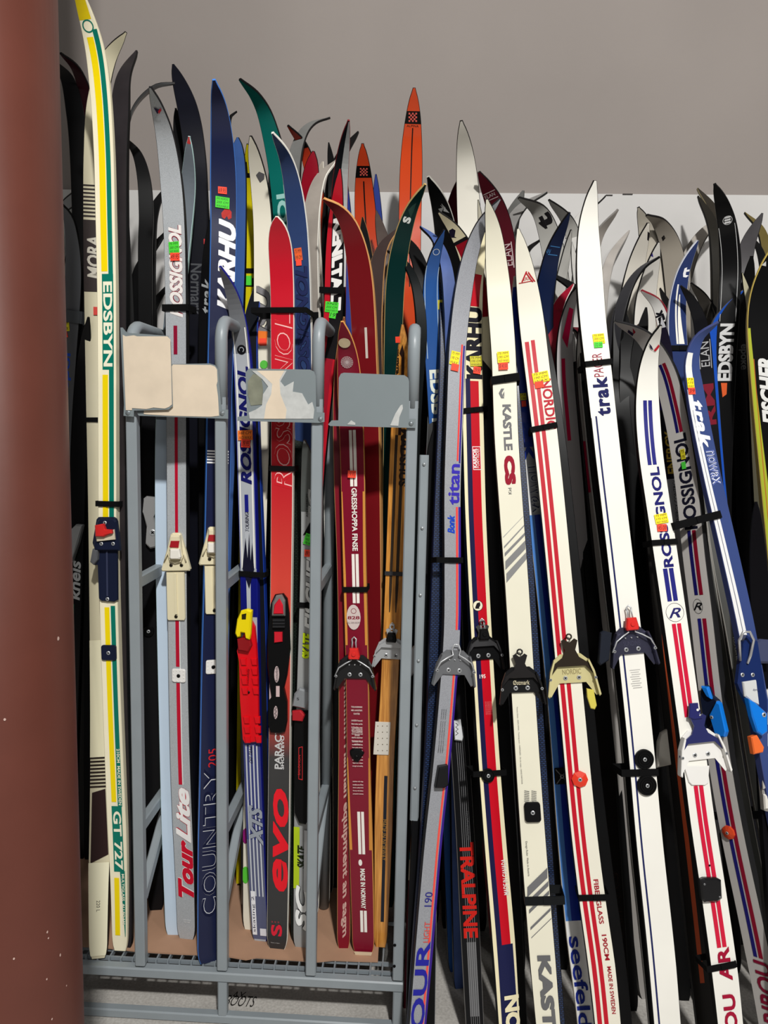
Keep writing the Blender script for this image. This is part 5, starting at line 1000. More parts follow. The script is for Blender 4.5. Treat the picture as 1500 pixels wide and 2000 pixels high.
rf.sticker(1291, 1013, 26, 19, TAGY, ('75 MM', '175 CM', 'NO WAX'), rot=4); rf.sticker(1292, 1031, 19, 14, TAGR, rot=-3, lines=('45.00',)); rf.seal()
strap('black strap across the white blue-and-red striped ski, upper', rf, 1297, 1059, w=.056, depth=.045, rot=-2)
strap('black strap across the white blue-and-red striped ski, near the floor', rf, 1408, 1887, w=.062, depth=.045, rot=3)
og = K('black ski with a burnt orange line down its length', [(1385, 2050), (1364, 1850), (1342, 1650), (1322, 1480), (1302, 1300), (1288, 1150), (1276, 1000), (1268, 880)], (1.58, 1.84), (24, 22, 20), wp=36, h=.04, side=(14, 14, 16))
og.stripe(1170, 1920, -.2, .24, (170, 70, 34)); og.seal()
# --- charcoal pair with ridge edges
for i, (lab, pts) in enumerate((('charcoal ski base with pale edge lines, left of the charcoal pair', [(1560, 2050), (1506, 1850), (1462, 1640), (1430, 1450), (1400, 1250), (1376, 1100), (1356, 960), (1346, 860)]),
                 ('charcoal ski base with pale edge lines, right of the charcoal pair', [(1600, 2050), (1546, 1850), (1502, 1640), (1468, 1450), (1436, 1250), (1408, 1100), (1384, 940), (1368, 820)]))):
    q = K(lab, pts, (1.6, 1.88), (66, 66, 64), face=-1, base=mat((74, 74, 71), .5, spec=.2), wp=30, h=.04, side=(150, 146, 140))
    q.stripe(1000, 1900, -.9, -.84, (150, 148, 142)); q.stripe(1000, 1900, .84, .9, (150, 148, 142))
    if i: q.text('7197J CO 90 HO CO1', 1245, 1330, (180, 180, 178), u=-.1, hu=.14, up=True)
    q.seal(); ch = q
strap('black strap round the charcoal ski pair near the right edge', ch, 1478, 1590, w=.13, depth=.04, dx=-.03, rot=-2, ht=.017)
# --- blue flames
tf = K('blue ski with white flame stripes and a white letter near its tip', [(1380, 1500), (1362, 1200), (1346, 950), (1334, 780), (1325, 670), (1324, 600), (1332, 545), (1344, 510), (1364, 470)], (1.8, 1.96), (40, 54, 100), wp=36, h=.1, side=(210, 212, 220))
tf.poly([(1334, 534), (1337, 524), (1342, 522), (1341, 527), (1347, 526), (1346, 530), (1340, 531), (1339, 537), (1345, 538), (1340, 542), (1334, 541)], (236, 236, 240)); tf.stripe(556, 672, -.35, -.2, (232, 230, 222), -.2, .0); tf.stripe(575, 672, .0, .1, (232, 230, 222), .05, .65); tf.seal()
strap('black strap under the blue flame-striped ski', tf, 1326, 680, w=.05, depth=.04)
tn = K('slate blue ski with white sweep and white slanted lettering at right', [(1620, 2050), (1566, 1780), (1518, 1560), (1486, 1380), (1457, 1220), (1424, 1070), (1394, 940), (1371, 830), (1357, 750), (1353, 705), (1366, 662), (1405, 630)], (1.5, 1.8), (58, 74, 126), wp=38, h=.11, side=(60, 70, 120), nsh=7)
tn.stripe(760, 1260, -1, -.45, (232, 232, 232), -1, -.1); tn.stripe(690, 770, -.8, -.1, (232, 232, 228)); tn.stripe(800, 1260, -.72, -.66, (110, 114, 130), -.5, -.42)
tn.text('trak', 782, 874, (238, 238, 240), u=-.05, hu=.64, up=False, bold=.05, space=1.15, shear=.2); tn.text('nowax', 880, 948, (90, 104, 164), u=.25, hu=.46, up=False, outline=(226, 228, 236), ob=.03)
tn.sticker(1348, 748, 15, 20, TAGY, ('75', '175', 'WAX'), rot=-3); tn.sticker(1350, 764, 15, 13, TAGR, ('39',), rot=-3); tn.seal()
strap('black strap joining the grey-white and slate blue skis at right', tn, 1362, 1016, w=.12, depth=.05, rot=5, ht=.017)
lb = K('bright blue ski with a grey tip edge beside the black lettered ski', [(1490, 1500), (1456, 1300), (1430, 1130), (1410, 960), (1397, 800), (1391, 700), (1396, 640), (1420, 600), (1458, 562)], (1.86, 1.96), (30, 80, 180), wp=18, h=.09, yaw=8, side=(60, 62, 76)).seal()
ea = K('black ski with boxed outline lettering between the two blue skis', [(1460, 1500), (1424, 1200), (1402, 1000), (1388, 850), (1378, 730), (1370, 640), (1352, 590), (1330, 560)], (1.88, 1.96), (20, 20, 24), wp=28, h=.07, face=1)
ea.text('ELAN', 668, 716, (170, 170, 172), u=.1, hu=.5, up=True); ea.stripe(664, 720, -.6, -.52, (170, 170, 172)); ea.stripe(664, 720, .72, .8, (170, 170, 172)); ea.text('RM', 750, 830, (120, 20, 40), u=.2, hu=.6, bold=.05); ea.seal()
edb = K('tall black ski with white outline and white vertical lettering at right', [(1420, 1500), (1412, 1200), (1409, 1000), (1412, 850), (1418, 700), (1424, 600), (1427, 520), (1422, 450), (1412, 405), (1396, 361)], (1.94, 1.98), (14, 14, 15), wp=36, h=.11)
edb.disc(1421, 430, .011, (200, 200, 200), ring=.0012)
for i in range(3): edb.poly([(1415, 424 + i * 5), (1427, 421 + i * 5), (1427, 424.5 + i * 5), (1415, 427.5 + i * 5)], (214, 214, 214))
edb.stripe(440, 628, -.78, -.74, (200, 200, 200)); edb.stripe(440, 628, .62, .66, (200, 200, 200)); edb.text('EDSBYN', 632, 744, (206, 206, 206), u=-.05, hu=.66, up=True, bold=.05)
edb.poly([(1408, 748), (1420, 748), (1419, 770), (1411, 776)], (214, 90, 40)); edb.seal()
ep = K('black ski with faint grey lettering right of the white-lettered one', [(1480, 1500), (1466, 1200), (1458, 1000), (1454, 850), (1452, 700), (1456, 620), (1462, 560), (1470, 500)], (1.96, 2.0), (16, 16, 17), wp=38, h=.06)
ep.text('epoke', 672, 722, (78, 78, 78), u=.0, hu=.5, up=False, bold=.02); ep.seal()
K('small cream tip with faint mark beside the rightmost black ski', [(1500, 1300), (1485, 1000), (1476, 800), (1470, 660), (1466, 600), (1450, 533)], (1.9, 1.95), (196, 190, 160), w=.03, h=.06).seal()
fb = K('rightmost black ski with yellow edge and white lettering at the frame edge', [(1560, 1500), (1535, 1200), (1512, 950), (1498, 800), (1490, 700), (1486, 620), (1492, 560), (1512, 500), (1540, 460)], (1.78, 1.88), (16, 16, 17), wp=48, h=.1, side=(206, 180, 90), yaw=4)
fb.poly([(1487, 518), (1496, 510), (1496, 520)], (190, 190, 188)); fb.stripe(640, 1240, -.95, -.78, (160, 168, 50), -.95, -.1); fb.stripe(700, 1240, -.7, -.64, (170, 90, 40)); fb.text('FISCHER', 700, 830, (214, 214, 212), u=.2, hu=.6, up=True, bold=.05, shear=.3); fb.text('NORDIC', 1060, 1150, (210, 210, 208), u=-.6, hu=.2); fb.seal()
# --- slanting skis low between the groups
mo = K('maroon ski with a teal and cream band beside the rack end post', [(796, 2050), (803, 1850), (812, 1650), (820, 1480), (828, 1250), (833, 1000), (836, 850)], (1.72, 1.86), (84, 14, 30), wp=24, w=.04, h=.04, side=(20, 20, 22))
mo.stripe(1665, 1680, -1, 1, (20, 120, 130)); mo.stripe(1680, 1720, -1, 1, (210, 204, 180)); mo.text('LAND', 1610, 1660, (220, 216, 210), hu=.6, up=False, bold=.05); mo.seal()
K('dark grey ski with a steel edge in the gap left of the striped navy base', [(838, 1500), (840, 1200), (844, 1000), (850, 850), (855, 700), (858, 640)], (1.72, 1.86), (26, 26, 28), w=.04, h=.04, face=-1, side=(120, 122, 124)).seal()
sv = K('silver-bottomed ski tail standing on the floor right of centre', [(1000, 1975), (1008, 1880), (1004, 1700), (992, 1500), (980, 1300), (968, 1100), (960, 950)], (1.72, 1.92), (176, 178, 182), w=.03, h=.04, side=(120, 122, 126)).seal()
fl2 = K('black ski with sunken outline lettering low between the white skis', [(1216, 2050), (1208, 1900), (1196, 1700), (1186, 1550), (1172, 1350), (1156, 1150), (1140, 960)], (1.66, 1.92), (22, 18, 16), w=.048, h=.04)
fl2.text('TOURING', 1700, 1960, (22, 18, 16), hu=.7, up=True, outline=(60, 34, 26), ob=.012); fl2.seal()
for i, (x0, x1) in enumerate(((1226, 1130), (1180, 1100), (1330, 1230), (1400, 1250), (1350, 1215), (1012, 950), (1095, 1060))):
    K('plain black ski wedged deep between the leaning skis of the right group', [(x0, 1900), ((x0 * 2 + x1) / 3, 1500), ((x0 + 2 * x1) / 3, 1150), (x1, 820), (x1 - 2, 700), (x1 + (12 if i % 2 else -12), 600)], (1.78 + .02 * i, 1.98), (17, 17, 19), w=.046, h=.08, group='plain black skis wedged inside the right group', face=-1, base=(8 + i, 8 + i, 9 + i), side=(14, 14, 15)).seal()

# --- invented near-black skis that keep the gaps between the others dark
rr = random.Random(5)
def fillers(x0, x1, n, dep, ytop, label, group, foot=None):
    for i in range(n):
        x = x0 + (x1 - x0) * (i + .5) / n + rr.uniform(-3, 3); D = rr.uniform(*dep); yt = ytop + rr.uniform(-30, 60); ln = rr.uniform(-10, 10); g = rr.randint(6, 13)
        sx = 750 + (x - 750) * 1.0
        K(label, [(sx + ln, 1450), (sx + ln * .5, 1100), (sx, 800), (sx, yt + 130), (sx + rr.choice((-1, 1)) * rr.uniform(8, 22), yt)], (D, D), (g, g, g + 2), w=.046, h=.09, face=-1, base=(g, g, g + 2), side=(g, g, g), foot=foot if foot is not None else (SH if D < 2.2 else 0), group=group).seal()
fillers(120, 760, 26, (2.06, 2.12), 640, 'dark ski added to blacken the gaps deep inside the rack, behind the coloured ones', 'added gap-darkening skis deep inside the rack', SH)
fillers(130, 800, 24, (2.32, 2.4), 600, 'dark ski added to blacken the gaps by the back wall behind the rack', 'added gap-darkening skis against the wall behind the rack', 0)
fillers(830, 1490, 24, (2.2, 2.24), 720, 'dark ski added to blacken the gaps far behind the right-hand skis', 'added gap-darkening skis far behind the right group', 0)
fillers(840, 1500, 22, (2.04, 2.07), 860, 'dark ski added to blacken the gaps in the middle of the right-hand skis', 'added gap-darkening skis in the middle of the right group', 0)
# ================================================================== bindings and heel plates
CRM = mat((226, 216, 182), .4); DKB = mat((24, 30, 52), .35); WHT = mat((232, 230, 226), .35); GRY = mat((126, 130, 136), .35, .3)
DARKR = mat((140, 18, 24), .4); YELP = mat((240, 216, 10), .35); REDP = mat((214, 14, 26), .32); BLUP = mat((16, 120, 220), .3)
# cream ski with green/yellow: dark blue toe binding with red lever and long plate
p = ed.part('binding').loc(208, 1090)
p.prism_px([(184, 1104), (184, 1072), (180, 1060), (188, 1014), (192, 1010), (222, 1010), (227, 1014), (232, 1072), (228, 1074), (229, 1172), (222, 1176), (198, 1174), (193, 1170), (190, 1104)], .0008, .008, DKB, .002)
b = p.end('dark blue toe binding')
q = ed.part('toe_housing', b).loc(208, 1050); q.prism_px([(182, 1068), (189, 1018), (193, 1013), (222, 1013), (226, 1018), (232, 1068), (232, 1076), (184, 1076)], .006, .02, DKB, .004); q.end()
q = ed.part('plate_rib', b).loc(208, 1120); q.prism_px([(207, 1076), (210, 1076), (211, 1165), (208, 1165)], .006, .0105, mat((52, 58, 84), .35), .0008); q.end()
q = ed.part('clamp', b).loc(208, 1046); q.prism_px([(186, 1044), (222, 1034), (224, 1054), (188, 1058)], .018, .026, mat((206, 196, 172), .35), .002); q.end('cream metal clamp')
q = ed.part('lever', b).loc(204, 1038); q.prism_px([(184, 1026), (200, 1023), (204, 1034), (217, 1035), (218, 1042), (204, 1047), (201, 1049), (185, 1048)], .024, .036, mat((206, 40, 38), .35), .003); q.end('red release lever')
q = ed.part('side_ear', b).loc(182, 1090); q.prism_px([(180, 1072), (190, 1074), (189, 1094), (182, 1104), (175, 1098)], .003, .02, mat((96, 98, 102), .4), .003); q.end('grey side ear')
for x, y in ((205, 1021), (198, 1062), (221, 1062)): screw(ed, b, p.px([(x, y)], .02)[0], p.N, .0042)
screw(ed, b, p.px([(210, 1170)], .008)[0], p.N, .0042)
p.loc(205, 1012)
h = heel_plate(ed, 214, 1274, .036, .036, DKB, .006, False)
strap('black strap round the cream yellow-green ski, above its binding', ed, 210, 984, w=.052, depth=.04, ht=.013)
strap('black strap low round the brown and cream ski at far left', m1, 190, 820, w=.054, depth=.04, ht=.011)

def system_toe(sk, cx_, cy, w_, label):
    """cream system binding: tapering housing with red window and long ridged plate"""
    s_ = w_ / 58
    def X(l): return [(cx_ + a * s_, cy + b_ * s_) for a, b_ in l]
    p = sk.part('binding').loc(cx_, cy)
    p.prism_px(X([(-29, 42), (-18, 2), (-10, -30), (-6, -33), (7, -33), (10, -30), (20, 2), (30, 40), (28, 44), (-27, 45)]), .0008, .011, CRM, .003)
    b = p.end(label)
    q = sk.part('toe_housing', b).loc(cx_, cy); q.prism_px(X([(-13, 18), (-9, -28), (8, -28), (14, 18), (12, 22), (-11, 22)]), .009, .021, CRM, .003); q.end()
    q = sk.part('window', b).loc(cx_, cy); q.prism_px(X([(-12, -4), (-9, -17), (8, -17), (6, -3)]), .02, .0235, mat((164, 24, 34), .4), .001); q.end('red window')
    q = sk.part('latch', b).loc(cx_, cy); q.prism_px(X([(-12, 18), (-11, 0), (7, 0), (10, 16), (8, 20), (-10, 20)]), .02, .03, mat((236, 232, 222), .3), .003); q.end('white latch')
    q = sk.part('cable', b).loc(cx_, cy); q.tube_px([(cx_ + x * s_, cy + y * s_, n) for x, y, n in ((-22, 26, .012), (-14, 8, .016), (-10, 24, .016), (0, 28, .014), (12, 24, .016), (17, 8, .016), (22, 26, .012))], .0018, CRM); q.end()
    q = sk.part('ridge_plate', b).loc(cx_, cy + 80 * s_); q.prism_px(X([(-18, 46), (18, 46), (20, 140), (18, 144), (-14, 144), (-16, 141)]), .0008, .006, CRM, .0015)
    q.end()
    q = sk.part('plate_rib', b).loc(cx_, cy + 80 * s_); q.prism_px(X([(-2, 48), (2, 48), (4, 132), (0, 132)]), .005, .009, CRM, .001); q.end()
    for x, y in ((-8, 32), (13, 32), (2, 136)):
        screw(sk, b, p.px([(cx_ + x * s_, cy + y * s_)], .011 if y < 100 else .006)[0], p.N, .0042, mat((60, 54, 40), .4, .5))
    sk.part('x', b).loc(cx_, cy)
    return p
system_toe(ro, 342, 1073, 56, 'cream plastic toe binding')
heel_plate(ro, 350, 1319, .034, .033, WHT, .004)
system_toe(ka, 417, 1061, 56, 'white plastic toe binding')
heel_plate(ka, 416, 1302, .034, .033, WHT, .004)
# metal clip binding deep in the first bay
dk = Ski('black ski with a bare metal clip binding inside the first bay', [(300, 1500), (296, 1250), (292, 1000), (292, 850), (294, 780), (300, 720)], (1.86, 1.88), (20, 20, 22), w=.046, h=.03, foot=SH).seal()
p = dk.part('binding').loc(295, 1000); p.prism_px([(280, 974), (286, 969), (306, 971), (308, 990), (300, 1010), (309, 1035), (310, 1046), (303, 1070), (293, 1072), (284, 1062), (286, 1030), (278, 1000)], .004, .018, CHROME, .004); b = p.end('shiny metal binding')
screw(dk, b, p.px([(298, 1040)], .018)[0], p.N, .008, STEEL)
heel_disc(dk, 291, 1232, .013, BLK)
# touring ski, red and yellow system binding
p = to.part('binding').loc(487, 1330)
p.prism_px([(462, 1270), (466, 1256), (490, 1212), (497, 1225), (500, 1260), (503, 1320), (505, 1440), (503, 1450), (478, 1453), (474, 1446), (468, 1370), (466, 1290)], .0008, .011, REDP, .003); b = p.end('red binding plate')
for y0 in range(1286, 1440, 19):
    if 1360 < y0 < 1400: continue
    q = to.part('tread_block', b).loc(487, y0); sx = (y0 - 1286) * .055
    for a, c in ((468, 480), (489, 501)): q.prism_px([(a + sx, y0), (c + sx, y0), (c + sx, y0 + 14), (a + sx + 3, y0 + 14)], .01, .016, REDP, .002)
    q.end()
q = to.part('toe_clip', b).loc(476, 1260); q.prism_px([(462, 1248), (486, 1246), (490, 1262), (484, 1274), (464, 1270)], .01, .024, DARKR, .003); q.end('dark red toe clip')
q = to.part('lever', b).loc(473, 1220)
q.prism_px([(458, 1238), (462, 1210), (470, 1193), (482, 1190), (491, 1193), (488, 1240), (486, 1250), (481, 1249), (480, 1238), (468, 1236), (467, 1245), (462, 1246)], .018, .03, YELP, .004); q.end('yellow lever')
q = to.part('lever_slot', b).loc(477, 1202); q.prism_px([(472, 1200), (481, 1198), (480, 1210), (472, 1210)], .0295, .0305, mat((40, 34, 10), .6), .0002); q.end()
screw(to, b, p.px([(485, 1352)], .011)[0], p.N, .004, BLK)
q = to.part('binding_text', b).loc(487, 1320); q.text('Rottefella', 0, 0, .04, .007, .0115, (60, 6, 10), rot=85, shear=.3); q.end()
strap('black strap round the blue and silver touring ski', to, 486, 1121, w=.066, depth=.05, dx=.006, rot=-2)
# red evo ski, black system binding
p = rd.part('binding').loc(544, 1300)
p.prism_px([(526, 1340), (521, 1300), (522, 1240), (528, 1180), (536, 1162), (552, 1160), (560, 1170), (564, 1200), (566, 1270), (560, 1320), (554, 1345), (560, 1372), (560, 1410), (556, 1430), (546, 1434), (528, 1432), (523, 1418), (523, 1372), (530, 1364)], .0008, .012, BLK, .004); b = p.end('black toe binding with heel pad')
q = rd.part('toe_cap', b).loc(544, 1180); q.prism_px([(530, 1204), (531, 1178), (538, 1164), (549, 1162), (556, 1174), (556, 1204)], .011, .022, mat((130, 128, 126), .35, .3), .004); q.end('grey toe cap')
q = rd.part('button', b).loc(543, 1185); q.prism_px([(533, 1200), (535, 1182), (545, 1169), (552, 1182), (553, 1200)], .02, .026, mat((206, 24, 44), .35), .003); q.end('red button')
for y in (1210, 1216, 1222):
    q = rd.part('toe_bar', b).loc(544, y); q.prism_px([(532, y), (556, y), (556, y + 4), (532, y + 4)], .012, .02, mat((40, 40, 42), .4), .001); q.end()
q = rd.part('catch', b).loc(543, 1245); q.prism_px([(535, 1235), (551, 1235), (551, 1254), (535, 1256)], .01, .018, mat((200, 28, 44), .4), .002); q.end('red catch')
for (x, y, L, r) in ((543, 1314, .04, .011), (541, 1388, .032, .009)):
    q = rd.part('badge', b).loc(x, y); q.prism([(r * .55 * math.cos(t), L * .5 * math.sin(t)) for t in [i * math.pi / 7 for i in range(14)]], .0118, .0128, mat((196, 176, 176), .4), .0002); q.text('NNN' if L < .035 else 'Rottefella', 0, 0, L * .9, .006, .0131, (30, 20, 20), rot=90, shear=.3); q.end()
q = rd.part('plate_window', b).loc(542, 1352); q.prism_px([(539, 1340), (546, 1340), (546, 1361), (539, 1361)], .0118, .0125, mat((206, 180, 180), .4), .0002); q.end()
# light grey ski, silver and black binding
p = fi.part('binding').loc(592, 1460)
p.prism_px([(575, 1390), (602, 1390), (603, 1440), (603, 1600), (596, 1612), (584, 1610), (575, 1590), (573, 1450)], .0008, .012, BLK, .004); b = p.end('black binding rail')
q = fi.part('toe_cap', b).loc(588, 1365); q.prism_px([(570, 1380), (574, 1356), (584, 1345), (603, 1350), (604, 1366), (597, 1386)], .01, .024, mat((150, 154, 158), .35, .3), .004); q.text('S', -.002, .008, .006, .006, .0245, (20, 20, 20)); q.end('grey toe cap')
q = fi.part('catch', b).loc(583, 1400); q.prism_px([(570, 1390), (586, 1388), (595, 1398), (590, 1410), (570, 1408)], .012, .022, mat((176, 30, 40), .4), .003); q.end('red catch')
q = fi.part('badge', b).loc(587, 1490); q.prism_px([(583, 1460), (591, 1458), (591, 1524), (583, 1522)], .0118, .0126, mat((206, 40, 44), .4), .0002); q.prism_px([(584, 1461), (590, 1459.5), (590, 1522), (584, 1521)], .0122, .0129, BLK, .0002); q.text('SALOMON', 0, 0, .05, .005, .0132, (206, 40, 44), rot=90); q.end('red outlined badge')
# burgundy ski
pin_binding(gr, 694, 1308, mat((26, 26, 27), .3), w=.1, clip=RED, label='black three-pin toe binding')
p = gr.part('heel_plate').loc(697, 1476); p.prism_px([(683, 1467), (690, 1463), (703, 1464), (711, 1472), (707, 1478), (699, 1490), (692, 1488), (684, 1476)], .0008, .009, BLK, .003); o = p.end(); screw(gr, o, p.q(0, 0, .009), p.N, .0045, BLK)
# wooden ski
pin_binding(wo, 764, 1272, STEEL, w=.088, style='plate', bail=STEEL, clip=BLK, label='bare metal three-pin toe binding')
p = wo.part('heel_plate').loc(749, 1441); p.prism_px([(733, 1410), (763, 1411), (759, 1475), (729, 1474)], .0006, .003, mat((222, 218, 208), .35, .2), .0008)
for i in range(3):
    for j in range(5): p.mb.lathe(p.px([(738 + i * 9, 1418 + j * 12)], .003)[0], p.N, [(.0014, 0), (.001, .0008)], mat((110, 100, 84), .5), 8)
p.end('perforated white metal heel plate')
# edge-on metal binding at the rack end
rkx = Ski('black ski with a silver ear binding at the rack end post', [(822, 1500), (828, 1300), (834, 1100), (840, 950), (844, 880), (850, 830)], (1.7, 1.8), (18, 18, 20), w=.036, h=.03).seal()
p = rkx.part('binding').loc(815, 1290); p.prism_px([(784, 1318), (786, 1296), (794, 1278), (808, 1262), (822, 1258), (822, 1300), (808, 1316), (800, 1326), (790, 1326)], .006, .02, STEEL, .004); p.end('silver binding ear')
# titan, karhu, kastle, nordic, pacer, caribou
pin_binding(ti, 886, 1300, mat((150, 152, 156), .3, .7), w=.096, style='wire', label='bare metal three-pin toe binding')
p = ti.part('heel_plate').loc(866, 1518); p.prism_px([(858, 1499), (876, 1496), (876, 1535), (868, 1540), (851, 1540)], .0008, .018, mat((26, 26, 28), .4), .003); p.end('black heel wedge')
pin_binding(kr, 942, 1272, BLK, w=.092, style='plate', bail=mat((90, 90, 92), .3, .7), earm=mat((40, 40, 42), .4), clip=BLK, label='black three-pin toe binding with grey bail')
heel_disc(kr, 952, 1514, .0155, BLK, 28, 1)
pin_binding(ks, 1018, 1334, mat((24, 24, 25), .4), w=.098, style='plate', bail=mat((44, 42, 42), .35, .4), txt='Østmark', label='black three-pin toe binding, worn')
p = ks.part('heel_plate').loc(1040, 1585); p.prism(rrect(.034, .042, .2), .0008, .008, BLK, .002); o = p.end(); screw(ks, o, p.q(0, 0, .008), p.N, .0045)
pin_binding(no, 1116, 1313, mat((214, 204, 150), .35, .25), w=.112, style='plate', bail=mat((50, 42, 34), .4, .4), txt='NORDIC', txtc=(150, 138, 96), label='cream metal three-pin toe binding')
p = no.part('spare_ear').loc(1152, 1365); p.prism_px([(1146, 1345), (1160, 1348), (1166, 1378), (1162, 1386), (1154, 1384), (1147, 1362)], .001, .01, mat((220, 206, 90), .4, .2), .002); p.end('yellowish ear of the paired binding')
p = no.part('heel_plate').loc(1132, 1521); p.mb.lathe(p.P, p.N, [(.0175, .0006), (.0175, .005), (.006, .008)], mat((224, 56, 34), .35), 8); o = p.end('red octagonal heel plate'); screw(no, o, p.q(0, 0, .0075), p.N, .0045)
p = se.part('heel_plate').loc(1097, 1515); p.prism(rrect(.032, .036, .1), .0008, .006, BLK, .002); o = p.end(); screw(se, o, p.q(0, 0, .006), p.N, .0045)
for sg in (1, -1):
    q = se.part('rib', o).loc(1097, 1515); q.prism([(-.014, -.015 * sg), (-.0125, -.0165 * sg), (.014, .015 * sg), (.0125, .0165 * sg)][::sg], .0055, .0075, mat((120, 120, 120), .4), .0003); q.end()
pin_binding(pa, 1232, 1258, mat((96, 96, 120), .25, .8), w=.104, style='wire', clip=RED, txt='SUNDINS', txtc=(60, 60, 80), label='violet-tinted metal three-pin toe binding')
p = pa.part('spare_ear').loc(1186, 1265); p.prism_px([(1170, 1295), (1174, 1236), (1180, 1232), (1196, 1236), (1190, 1290), (1174, 1300)], .001, .012, mat((30, 34, 44), .4), .003); p.end('dark ear of the paired binding')
heel_disc(pa, 1257, 1482, .021, BLK, 32, 3); heel_disc(pa, 1262, 1533, .0215, BLK, 32, 3)
wb = pin_binding(rf, 1366, 1462, WHT, w=.112, style='plate', bail=mat((50, 54, 110), .3, .3), label='white three-pin toe binding')
p = rf.part('tongue', wb).loc(1362, 1515); p.prism_px([(1336, 1496), (1386, 1496), (1384, 1530), (1378, 1534), (1352, 1534), (1346, 1528)], .0008, .0045, WHT, .0015); p.end()
p = rf.part('bail_tab', wb).loc(1356, 1390); p.prism_px([(1348, 1374), (1364, 1373), (1367, 1398), (1372, 1404), (1356, 1406), (1346, 1402)], .012, .017, mat((40, 42, 100), .3), .002); p.disc(0, .006, .003, .0165, .0175, WHT); p.end('navy bail tab')
p = rf.part('heel_plate').loc(1390, 1740); p.prism_px([(1368, 1720), (1376, 1716), (1402, 1716), (1410, 1720), (1412, 1756), (1404, 1762), (1378, 1764), (1372, 1758)], .0008, .012, mat((22, 22, 24), .3), .004); o = p.end()
for x, y in ((1376, 1727), (1406, 1752)): screw(rf, o, p.px([(x, y)], .012)[0], p.N, .002)
p = og.part('binding').loc(1308, 1460); p.prism_px([(1284, 1500), (1286, 1450), (1292, 1432), (1304, 1425), (1312, 1494)], .001, .014, mat((190, 186, 176), .4), .004); p.end('cream binding ear')
p = r2.part('heel_plate').loc(1425, 1625); p.mb.lathe(p.P, p.N, [(.015, .0006), (.015, .006), (.006, .009)], mat((206, 70, 36), .4), 9); o = p.end('orange heel disc'); screw(r2, o, p.q(0, 0, .0085), p.N, .0035)
# blue ear bindings at the right edge
p = r2.part('binding').loc(1400, 1390); p.prism_px([(1368, 1345), (1376, 1338), (1384, 1344), (1388, 1358), (1400, 1368), (1408, 1382), (1400, 1398), (1388, 1420), (1376, 1430), (1372, 1400), (1366, 1365)], .001, .012, mat((22, 30, 52), .35), .003); b = p.end('dark blue toe binding')
q = r2.part('ear', b).loc(1400, 1400); q.prism_px([(1384, 1396), (1398, 1370), (1404, 1374), (1417, 1430), (1414, 1440), (1402, 1441), (1396, 1436)], .012, .024, BLUP, .003); q.end('bright blue ear'); screw(r2, b, q.px([(1390, 1401)], .024)[0], q.N, .004)
q = r2.part('bail', b).loc(1372, 1345); q.prism_px([(1368, 1340), (1380, 1342), (1388, 1366), (1380, 1362)], .01, .02, BLUP, .003); q.end()
p = tn.part('binding').loc(1470, 1380)
p.prism_px([(1442, 1335), (1446, 1300), (1452, 1260), (1460, 1240), (1480, 1250), (1494, 1330), (1500, 1370), (1500, 1420), (1476, 1428), (1464, 1380), (1448, 1350)], .001, .014, mat((20, 40, 92), .35), .003); b = p.end('blue toe binding')
q = tn.part('ear', b).loc(1485, 1400); q.prism_px([(1462, 1364), (1476, 1372), (1500, 1394), (1500, 1430), (1490, 1437), (1480, 1430), (1470, 1400)], .014, .028, BLUP, .003); q.end('bright blue ear'); screw(tn, b, q.px([(1492, 1396)], .028)[0], q.N, .005)
q = tn.part('cover', b).loc(1465, 1350); q.prism_px([(1452, 1332), (1478, 1328), (1484, 1378), (1470, 1372), (1456, 1360)], .014, .02, mat((206, 208, 208), .3), .003); q.text('dynafit', .002, .004, .02, .006, .0205, (30, 40, 90), rot=-6); q.end('light grey cover')
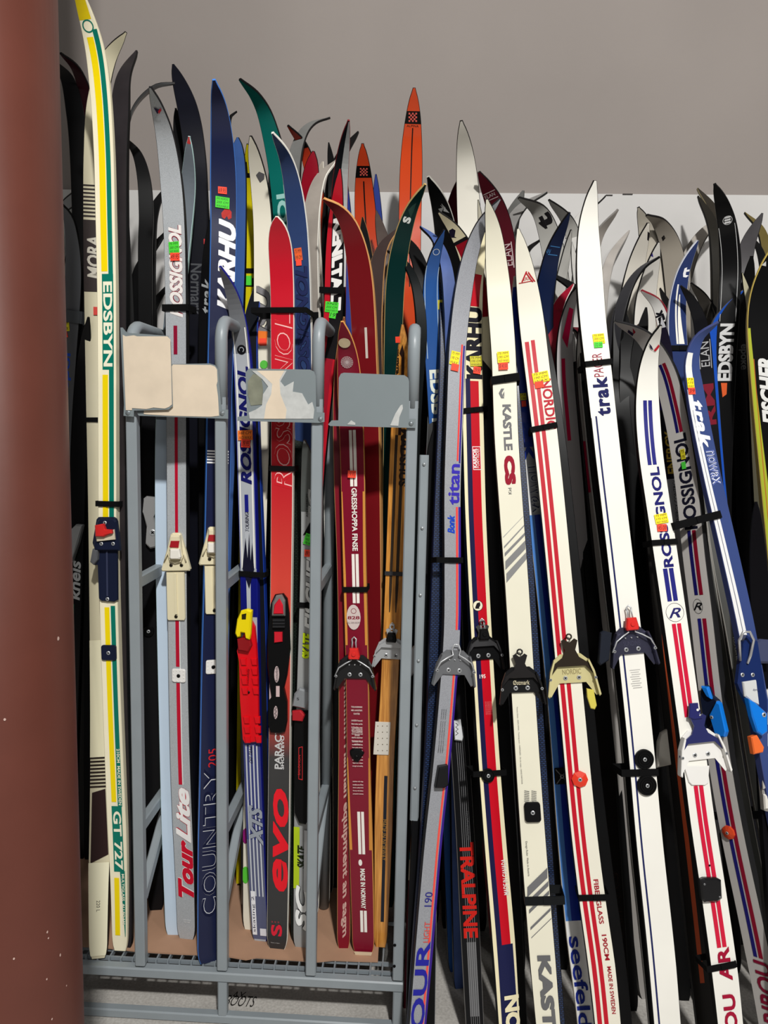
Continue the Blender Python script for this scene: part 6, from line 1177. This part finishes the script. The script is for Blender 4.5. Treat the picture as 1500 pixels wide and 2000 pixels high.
q = tn.part('bail', b).loc(1458, 1260); q.tube_px([(1446, 1290, .016), (1444, 1250, .03), (1452, 1234, .036), (1464, 1234, .036), (1472, 1250, .03), (1466, 1280, .02), (1460, 1296, .016)], .003, CHROME); q.end('chrome wire bail')
for a, b_ in ((1304, 1326),):
    for x in (1450, 1470): screw(tn, b, p.px([(x, 1318)], .014)[0], p.N, .0045)
q = tn.part('hook', b).loc(1480, 1460); q.prism_px([(1468, 1440), (1480, 1436), (1494, 1460), (1492, 1470), (1474, 1474)], .006, .02, mat((236, 110, 50), .4), .003); q.end('orange hook')
# alpine-style binding at the right frame edge
ax = Ski('ski at the right frame edge carrying a long ribbed white binding', [(1560, 2050), (1530, 1850), (1512, 1650), (1500, 1450), (1490, 1250), (1482, 1100), (1478, 980)], (1.5, 1.72), (14, 13, 16), w=.046, h=.04, side=(14, 14, 18)).seal()
p = ax.part('binding').loc(1494, 1440); p.prism_px([(1486, 1350), (1510, 1346), (1516, 1590), (1494, 1584), (1484, 1460)], .001, .02, mat((208, 204, 196), .4), .004); b = p.end('white ribbed binding plate')
for y in (1388, 1430, 1470, 1512, 1552):
    q = ax.part('rib', b).loc(1494, y); q.prism_px([(1484 + (y - 1388) * .05, y), (1514, y), (1514, y + 30), (1486 + (y - 1388) * .05, y + 30)], .018, .026, mat((222, 218, 210), .35), .004); q.end()
q = ax.part('toe_cap', b).loc(1494, 1260); q.prism_px([(1462, 1262), (1486, 1248), (1512, 1250), (1512, 1296), (1486, 1296), (1464, 1280)], .01, .04, mat((60, 66, 96), .4), .005); q.end('grey-blue toe cap')
# white clip low on the black lettered ski
p = tr.part('binding').loc(896, 1425); p.prism_px([(886, 1408), (900, 1406), (905, 1440), (903, 1448), (888, 1446)], .001, .014, mat((220, 222, 224), .35), .003)
p.mb.tube([p.px([(890 + (i % 2) * 5, 1412 + i * 4)], .0148)[0] for i in range(7)], .0007, BLK, 6); p.end('white plastic clip')
for o in list(bpy.data.objects):
    if o.type == 'MESH' and not o.data.vertices and not o.children: bpy.data.objects.remove(o)
bpy.context.view_layer.update()
